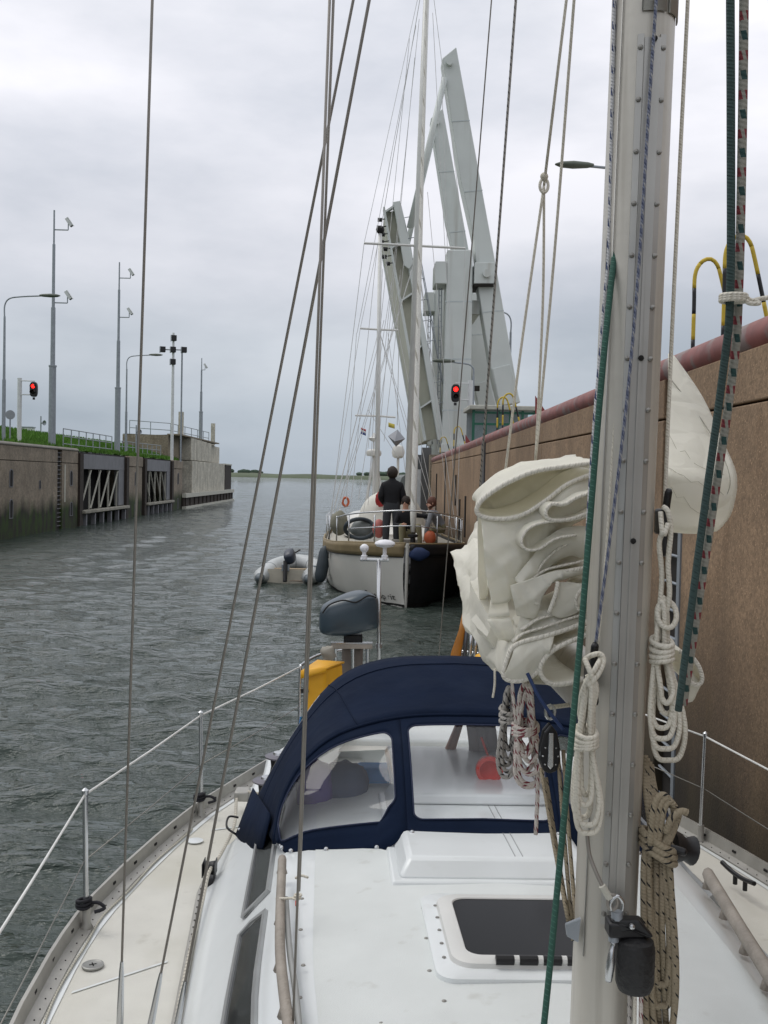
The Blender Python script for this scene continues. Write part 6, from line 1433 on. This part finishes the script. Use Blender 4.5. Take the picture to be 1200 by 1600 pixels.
line('halyard', [PY(934, 1010, 2.335), PY(948, 850, 2.34), PY(975, 420, 2.345)], .003, m_r_white, 'thin white line in the mast groove down to the left cleat')
line('halyard', [PY(1038, 800, 2.40), PY(1050, 520, 2.42), PY(1064, 220, 2.44), PY(1076, -30, 2.46), PY(1090, -400, 2.5)], .0048, m_r_white, 'white halyard hanging right of the mast to its cleat')
line('spinnaker_sheet', [PY(1060, 1110, 1.92), PY(1092, 860, 1.85), PY(1130, 580, 1.78), PY(1141, 460, 1.74), PY(1142, 200, 1.7), PY(1141, -60, 1.66), PY(1141, -500, 1.6)], .0072, m_r_teal, 'dark teal rope, left of the tied pair at the right edge')
line('spinnaker_sheet', [PY(1068, 1100, 1.95), PY(1104, 860, 1.86), PY(1144, 590, 1.79), PY(1154, 460, 1.75), PY(1160, 200, 1.7), PY(1163, -60, 1.66), PY(1166, -500, 1.6)], .0078, m_r_rg, 'rope with red and green flecks, right of the tied pair')
tp_ = PY(1146, 466, 1.735)
mb = MB(); 
for i in range(3): mb.tube([tp_+Vector((.021*math.cos(t), .018*math.sin(t), .004*i-.004)) for t in np.linspace(0, 2*math.pi, 16, endpoint=False)], .004, 6, True)
mb.tube(spl([tp_+Vector((.015, -.015, 0)), PY(1175, 470, 1.73), PY(1200, 465, 1.74), PY(1300, 455, 1.8)], 5), .0045, 6); mb.tube(spl([tp_+Vector((.015, -.015, -.006)), PY(1172, 474, 1.72), PY(1186, 474, 1.72), PY(1180, 469, 1.725)], 5), .004, 6)
tag(mb.build('tie_line', m_r_white, smooth=180), 'thin white line tying the twin ropes to the right', 'line')
# lazy jacks and topping lift
A1 = PY(850, 290, 3.0); line('lazy_jack', [A1, ext(A1, PY(885, 0, 2.9), 1.9)], .0042, m_r_white, 'lazy jack line above the small white ring')
line('lazy_jack', [PY(836, 735, 3.2), PY(848, 480, 3.1), A1], .004, m_r_white, 'right lazy jack leg below the small white ring')
line('lazy_jack', [PY(765, 950, 3.3), PY(782, 800, 3.25), PY(812, 560, 3.1), A1], .004, m_r_white, 'left lazy jack leg below the small white ring')
line('lazy_jack', [PY(836, 728, 3.1), PY(866, 400, 2.9), PY(897, 0, 2.7), PY(920, -300, 2.6)], .004, m_r_white, 'single lazy jack line nearest the mast')
tag(MB().tube([A1+Vector((.012*math.cos(t), 0, .02*math.sin(t))) for t in np.linspace(0, 2*math.pi, 16, endpoint=False)], .0045, 6, True).ball(A1+Vector((0, 0, .026)), .012, 8, 6).build('lazy_jack_ring', m_r_white, smooth=180), 'small white ring joining the lazy jack lines', 'ring')
tl = PY(741, 888, 4.9); line('topping_lift', [tl, ext(tl, PY(806, 0, 4.0), 1.7)], .0052, m_r_greyfl, 'flecked topping lift rising from the boom end')
for i, (b_, u_, nm_) in enumerate((((458, 1596), (515, 0), 'flag line tied to the left grab rail, left of the two'), ((468, 1392), (521, 0), 'flag line tied to the left grab rail, right of the two'))):
    Bq = PZ(*b_, 1.5); line('flag_line', [Bq, ext(Bq, PY(*u_, 2.6), 1.4)], .0036, m_wire2, nm_, cat='line')
p = PZ(463, 1412, 1.5); mb = MB()
for i in range(2): mb.tube([p+Vector((.012*math.cos(t)+.005*i, .012*math.sin(t), .01*i+.02)) for t in np.linspace(0, 2*math.pi, 12, endpoint=False)], .004, 6, True)
mb.tube(spl([p+Vector((-.005, 0, .02)), PZ(440, 1404, 1.51), PZ(432, 1404, 1.48)], 4), .0045, 6); mb.tube(spl([PZ(462, 1372, 1.56), PZ(470, 1368, 1.56), PZ(481, 1371, 1.56)], 4), .0045, 6)
tag(mb.build('lashing', m_r_white, smooth=180), 'white lashing tying the flag lines to the grab rail', 'lashing')
tag(MB().rod(PZ(464, 1408, 1.525), PZ(464, 1415, 1.515), .006).build('marker_tape', M('tape_red', srgb(210, 70, 50), .5)), 'red marker tape on the flag line', 'tape')
line('deck_line', [PZ(447, 1404, 1.475), PZ(452, 1480, 1.475), PZ(462, 1550, 1.475), PZ(470, 1640, 1.475)], .010, M('line_grey', srgb(160, 162, 160), .6, var=.1), 'grey tube lying beside the left grab rail', cat='tube')

# rope coils
def coil(name, label, cx, ytop, ywrap0, ywrap1, ybot, w_top, w_bot, Y, m_, r, loops=5, wraps=4, seed=0, grp=None, top_w=None, cat='rope coil'):
    rnd = random.Random(seed); mb = MB()
    for k in range(loops):
        f = (k+.5)/loops*2-1; dep = (rnd.random()-.5)*.035; wb = w_bot*(1.0-.75*k/loops); cb2 = cx[2]+rnd.uniform(-.14, .14)*w_bot; yb2 = ybot-(ybot-ywrap1)*.11*k-rnd.random()*8
        pts = [(cx[0]-w_top*.3*rnd.random(), ytop+rnd.random()*14), (cx[1]-w_top*(.5-.3*rnd.random()), (ywrap0+ywrap1)/2), (cb2-wb*.5, ywrap1+(yb2-ywrap1)*.6), (cb2-wb*.38, yb2-8), (cb2, yb2), (cb2+wb*.38, yb2-8), (cb2+wb*.5, ywrap1+(yb2-ywrap1)*.6), (cx[1]+w_top*(.5-.3*rnd.random()), (ywrap0+ywrap1)/2), (cx[0]+w_top*.3*rnd.random(), ytop+rnd.random()*14)]
        P3 = [PY(x, y, Y+dep*(.4+.6*abs(math.sin(i)))) for i, (x, y) in enumerate(pts)]
        mb.tube(spl(P3, 6, True), r, 7, True)
    for k in range(wraps):
        yy = ywrap0+(ywrap1-ywrap0)*(k+.5)/wraps; c = PY(cx[1], yy, Y); a = abs(PY(cx[1]+w_top*.62, yy, Y).x-c.x)
        mb.tube([c+Vector((a*math.cos(t), .036*math.sin(t), .006*math.sin(t+k*.8))) for t in np.linspace(0, 2*math.pi, 20, endpoint=False)], r, 7, True)
    return mb, tag
def fin(mb, name, m_, label, grp=None, cat='rope coil'): return tag(mb.build(name, m_, smooth=180), label, cat, grp)
mb, _ = coil('a', '', (922, 915, 915), 1062, 1140, 1170, 1308, 26, 40, 2.27, m_r_white, .0062, 5, 4, 1)
mb.tube(spl([PY(938, 1030, 2.27), PY(930, 1045, 2.25), PY(912, 1075, 2.26), PY(906, 1110, 2.27), PY(912, 1145, 2.27)], 5), .0062, 7); mb.tube(spl([PY(914, 1030, 2.27), PY(922, 1050, 2.25), PY(932, 1075, 2.26), PY(926, 1110, 2.27), PY(922, 1150, 2.27)], 5), .0062, 7)
mb.tube(spl([PY(914, 1030, 2.28), PY(924, 1024, 2.27), PY(938, 1022, 2.27), PY(943, 1034, 2.265), PY(934, 1055, 2.25), PY(918, 1072, 2.255)], 5), .0062, 7)
fin(mb, 'rope_coil', m_r_white, 'white rope coil hanging on the left side of the mast')
mb, _ = coil('b', '', (1034, 1034, 1038), 940, 998, 1036, 1188, 24, 50, 2.34, m_r_white, .0064, 6, 4, 2)
mb.tube(spl([PY(1036, 792, 2.33), PY(1044, 800, 2.32), PY(1048, 830, 2.325), PY(1044, 880, 2.33), PY(1046, 930, 2.33), PY(1038, 970, 2.34)], 5), .0062, 7); mb.tube(spl([PY(1036, 830, 2.32), PY(1030, 850, 2.33), PY(1034, 900, 2.34), PY(1030, 960, 2.34), PY(1030, 1000, 2.34)], 5), .0062, 7); mb.tube(spl([PY(1044, 818, 2.315), PY(1036, 836, 2.31), PY(1032, 800, 2.33)], 5), .0062, 7)
mb.tube([PY(1042, 960, 2.33)+Vector((.022*math.cos(t), .01*math.sin(t), .03*math.sin(t))) for t in np.linspace(0, 2*math.pi, 16, endpoint=False)], .0064, 7, True)
fin(mb, 'rope_coil', m_r_white, 'white rope coil hanging on the right side of the mast')
mb, _ = coil('c', '', (1032, 1026, 1030), 1300, 1330, 1352, 1640, 40, 46, 2.33, m_r_beige, .0078, 5, 0, 3)
for k in range(3):
    c = PY(1028, 1312+k*14, 2.33); mb.tube([c+Vector((.036*math.cos(t), .05*math.sin(t), -.02*math.cos(t)+.006*k)) for t in np.linspace(0, 2*math.pi, 22, endpoint=False)], .0082, 8, True)
for k in range(3): mb.tube(spl([PY(1016+6*k, 1320, 2.29), PY(1022+7*k, 1262+4*k, 2.28), PY(1034+6*k, 1242+5*k, 2.28), PY(1050+4*k, 1256+6*k, 2.285), PY(1052+3*k, 1282, 2.29), PY(1034+4*k, 1322, 2.29)], 5), .0078, 8)
mb.tube(spl([PY(1040, 1300, 2.28), PY(1050, 1278, 2.27), PY(1064, 1268, 2.27), PY(1074, 1270, 2.27)], 5), .0085, 8)
for k in range(4): mb.tube(spl([PY(1008+k*3, 1180+k*5, 2.40), PY(1008+k*4, 1220, 2.38), PY(1013+k*5, 1265, 2.35), PY(1022+k*4, 1330, 2.33)], 5), .0078, 8)
for k in range(3): mb.tube([PY(1016+9*k, 1340, 2.33), PY(1014+10*k, 1450, 2.335), PY(1020+11*k, 1640, 2.34)], .0078, 8)
fin(mb, 'rope_coil', m_r_beige, 'heavy beige rope coil with black flecks at the mast foot')
mb, _ = coil('d', '', (796, 796, 794), 1076, 1105, 1128, 1218, 22, 26, 2.9, m_r_greyfl, .0062, 5, 3, 4); fin(mb, 'rope_coil', m_r_greyfl, 'grey flecked rope coil under the boom, left of the red one')
mb, _ = coil('e', '', (822, 821, 823), 1070, 1130, 1146, 1236, 30, 42, 2.85, m_r_redfl, .0066, 7, 3, 5); mb.tube(spl([PY(836, 1180, 2.85), PY(840, 1230, 2.85), PY(837, 1304, 2.85)], 4), .0058, 7); fin(mb, 'rope_coil', m_r_redfl, 'red flecked rope coil hanging under the boom')
line('reef_line', [PY(800, 1064, 2.56), PY(802, 1090, 2.57), PY(806, 1130, 2.6)], .0042, m_r_redfl, 'short flecked line hanging from the sail foot')
line('reef_line', [PY(773, 1045, 2.62), PY(773, 1070, 2.62), PY(770, 1090, 2.62)], .003, m_r_white, 'thin reef line end hanging beside the navy canvas')
line('strap', [PY(824, 1052, 2.53), PY(846, 1095, 2.5), PY(880, 1140, 2.48)], .0045, M('strap_blue', srgb(28, 50, 92), .7), 'blue strap crossing under the sail to the mast', cat='strap')
# cleats on the mast
def horn_cleat(pa, pb, Y, label):
    a, b = PY(*pa, Y), PY(*pb, Y); mid = (a+b)/2; o_ = thing('horn_cleat', label, 'cleat', mid, 'black horn cleats on the mast')
    MB().tube(spl([a+Vector((0, -.012, 0)), a+(mid-a)*.5, mid, b+(mid-b)*.5, b+Vector((0, -.012, 0))], 4), [.006]+[.009]*15+[.006], 8).build('horns', m_black, o_, smooth=180); MB().box(mid+Vector((0, .03, 0)), (.022, .06, .06)).build('base', m_black, o_, bevel=.006)
horn_cleat((928, 1004), (928, 1100), 2.30, 'black horn cleat behind the left white coil'); horn_cleat((1043, 764), (1037, 868), 2.37, 'black horn cleat behind the right white coil'); horn_cleat((1012, 1318), (1070, 1330), 2.30, 'black horn cleat behind the heavy beige coil')
mb = MB(); p = PY(1046, 1322, 2.36); mb.lathe(p, [(.02, 0), (.04, 0), (.035, .02), (.026, .04), (.034, .06), (.01, .065)], 16, (1, .2, -.25)); tag(mb.build('mast_winch', m_black, smooth=50), 'black winch half hidden by the heavy beige coil', 'winch')
# kicker block and its falls
pb_ = PY(858, 1172, 2.62); o = thing('pulley_block', 'black pulley block with metal side strap under the boom', 'pulley', pb_)
pts = [(0, .07), (.016, .05), (.025, .01), (.025, -.025), (.016, -.05), (0, -.056), (-.016, -.05), (-.025, -.025), (-.025, .01), (-.016, .05)]
for dy in (-.02, .008): MB().prism([pb_+Vector((x, dy, z)) for x, z in pts], (0, .012, 0)).build('cheek', m_black, o, smooth=0, bevel=.004)
MB().prism([pb_+Vector((x, -.026, z)) for x, z in ((-.006, .05), (.006, .05), (.008, -.034), (0, -.044), (-.008, -.034))], (0, .005, 0)).build('side_strap', m_inox, o, smooth=0, bevel=.002)
MB().lathe(pb_+Vector((0, -.008, -.012)), [(.01, 0), (.023, 0), (.019, .008), (.023, .016), (.01, .016)], 16, (0, 1, 0)).build('sheave', m_galv, o)
for i in range(8):
    a = i*math.pi/4; MB().lathe(pb_+Vector((.019*math.cos(a), -.0215, -.01+.03*math.sin(a))), [(.003, 0), (.002, .002)], 6, (0, -1, 0)).build('rivet', m_inox, o)
MB().tube([pb_+Vector((.012*math.cos(t), 0, .098+.018*math.sin(t))) for t in np.linspace(0, 2*math.pi, 12, endpoint=False)], .004, 6, True).build('shackle', m_inox, o)
MB().rod(pb_+Vector((0, 0, .11)), Vector((cb_(2.75), 2.75, bz0-.06)), .006).build('strop', m_r_white, o)
fo = PY(893, 1466, 2.42)
for i, (a, b) in enumerate((((845, 1200), (888, 1440)), ((853, 1215), (893, 1462)), ((872, 1180), (896, 1470)), ((880, 1172), (900, 1440)))):
    line('kicker_fall', [PY(*a, 2.62), PY((a[0]+b[0])/2-1, (a[1]+b[1])/2, 2.53), PY(*b, 2.43)], .0052, m_r_beige, ['leftmost beige line running from the pulley to the mast foot', 'second beige line from the left below the pulley', 'third beige line from the left below the pulley', 'rightmost beige line from the pulley, beside the green halyard'][i], 3, group='kicker tackle lines')
tag(MB().prism([PY(884, 1445, 2.40), PY(908, 1435, 2.36), PY(904, 1474, 2.36), PY(886, 1464, 2.40)], (0, .012, 0)).build('kicker_tang', m_galv, smooth=0, bevel=.003), 'grey metal tang on the mast where the beige lines end', 'fitting')
# wire strop with shackle and the black drum on the mast front
o = thing('furler_drum', 'black drum hung by a shackle on the mast front', 'drum', PY(990, 1545, 2.24))
c = PY(991, 1548, 2.24); H_ = PY(991, 1462, 2.24).z-c.z
MB().lathe(c, [(.02, 0), (.036, .004), (.042, .02), (.043, H_*.75), (.039, H_*.92), (.02, H_)], 24).build('body', M('drum_black', srgb(30, 30, 31), .55, var=.2, bump=.3, bscale=70), o, smooth=50)
MB().box(PY(976, 1448, 2.25), (.08, .05, .035)).build('bracket', m_black, o, bevel=.006); MB().prism([PY(955, 1437, 2.23), PY(1000, 1440, 2.22), PY(1022, 1464, 2.22), PY(1015, 1468, 2.22), PY(985, 1455, 2.22), PY(955, 1460, 2.23)], (0, .03, 0)).build('lever', m_black, o, smooth=0, bevel=.004)
MB().rod(PY(964, 1436, 2.24), PY(964, 1424, 2.24), .013, 12).build('swivel', m_galv, o); MB().rod(PY(959, 1460, 2.24), PY(959, 1470, 2.24), .012, 12).build('swivel', m_galv, o)
sc0 = PY(964, 1414, 2.235); MB().tube(spl([sc0+Vector((-.012, 0, -.012)), sc0+Vector((-.014, 0, .006)), sc0+Vector((0, 0, .02)), sc0+Vector((.013, 0, .006)), sc0+Vector((.012, 0, -.012))], 5), .0045, 8).build('shackle', m_inox, o, smooth=180)
MB().tube(spl([PY(959, 1472, 2.24), PY(956, 1490, 2.235), PY(953, 1515, 2.235), PY(951, 1532, 2.24)], 4), [.008, .007, .006, .007, .008, .009, .010, .010, .010, .009, .009, .008, .008], 8).build('snap_hook', m_inox, o, smooth=180)
MB().lathe(PY(987, 1447, 2.222), [(.007, 0), (.006, .006), (.002, .008)], 10, (0, -1, 0)).build('pin', m_inox, o)
o = thing('wire_strop', 'short wire strop with white crimp in front of the mast foot', 'strop', PY(940, 1380, 2.27))
MB().tube(spl([PY(917, 1300, 2.27), PY(921, 1335, 2.265), PY(932, 1365, 2.25), PY(943, 1388, 2.24)], 5), .0045, 8).build('wire', m_wire2, o, smooth=180); MB().tube([PY(941, 1384, 2.238), PY(953, 1404, 2.236)], .008, 10).build('crimp', m_pale, o); MB().tube([PY(957, 1410, 2.235)+Vector((.011*math.cos(t), 0, .017*math.sin(t))) for t in np.linspace(0, 2*math.pi, 14, endpoint=False)], .004, 6, True).build('eye', m_wire2, o)
for i, x_ in enumerate((984, 992, 1002)): line('halyard_tail', [PY(x_, 1540, 2.30), PY(x_-2, 1680, 2.3)], .005, (m_r_greyfl, m_r_white, m_r_redfl)[i], ['grey flecked halyard tail below the black drum', 'white halyard tail below the black drum', 'red flecked halyard tail below the black drum'][i])
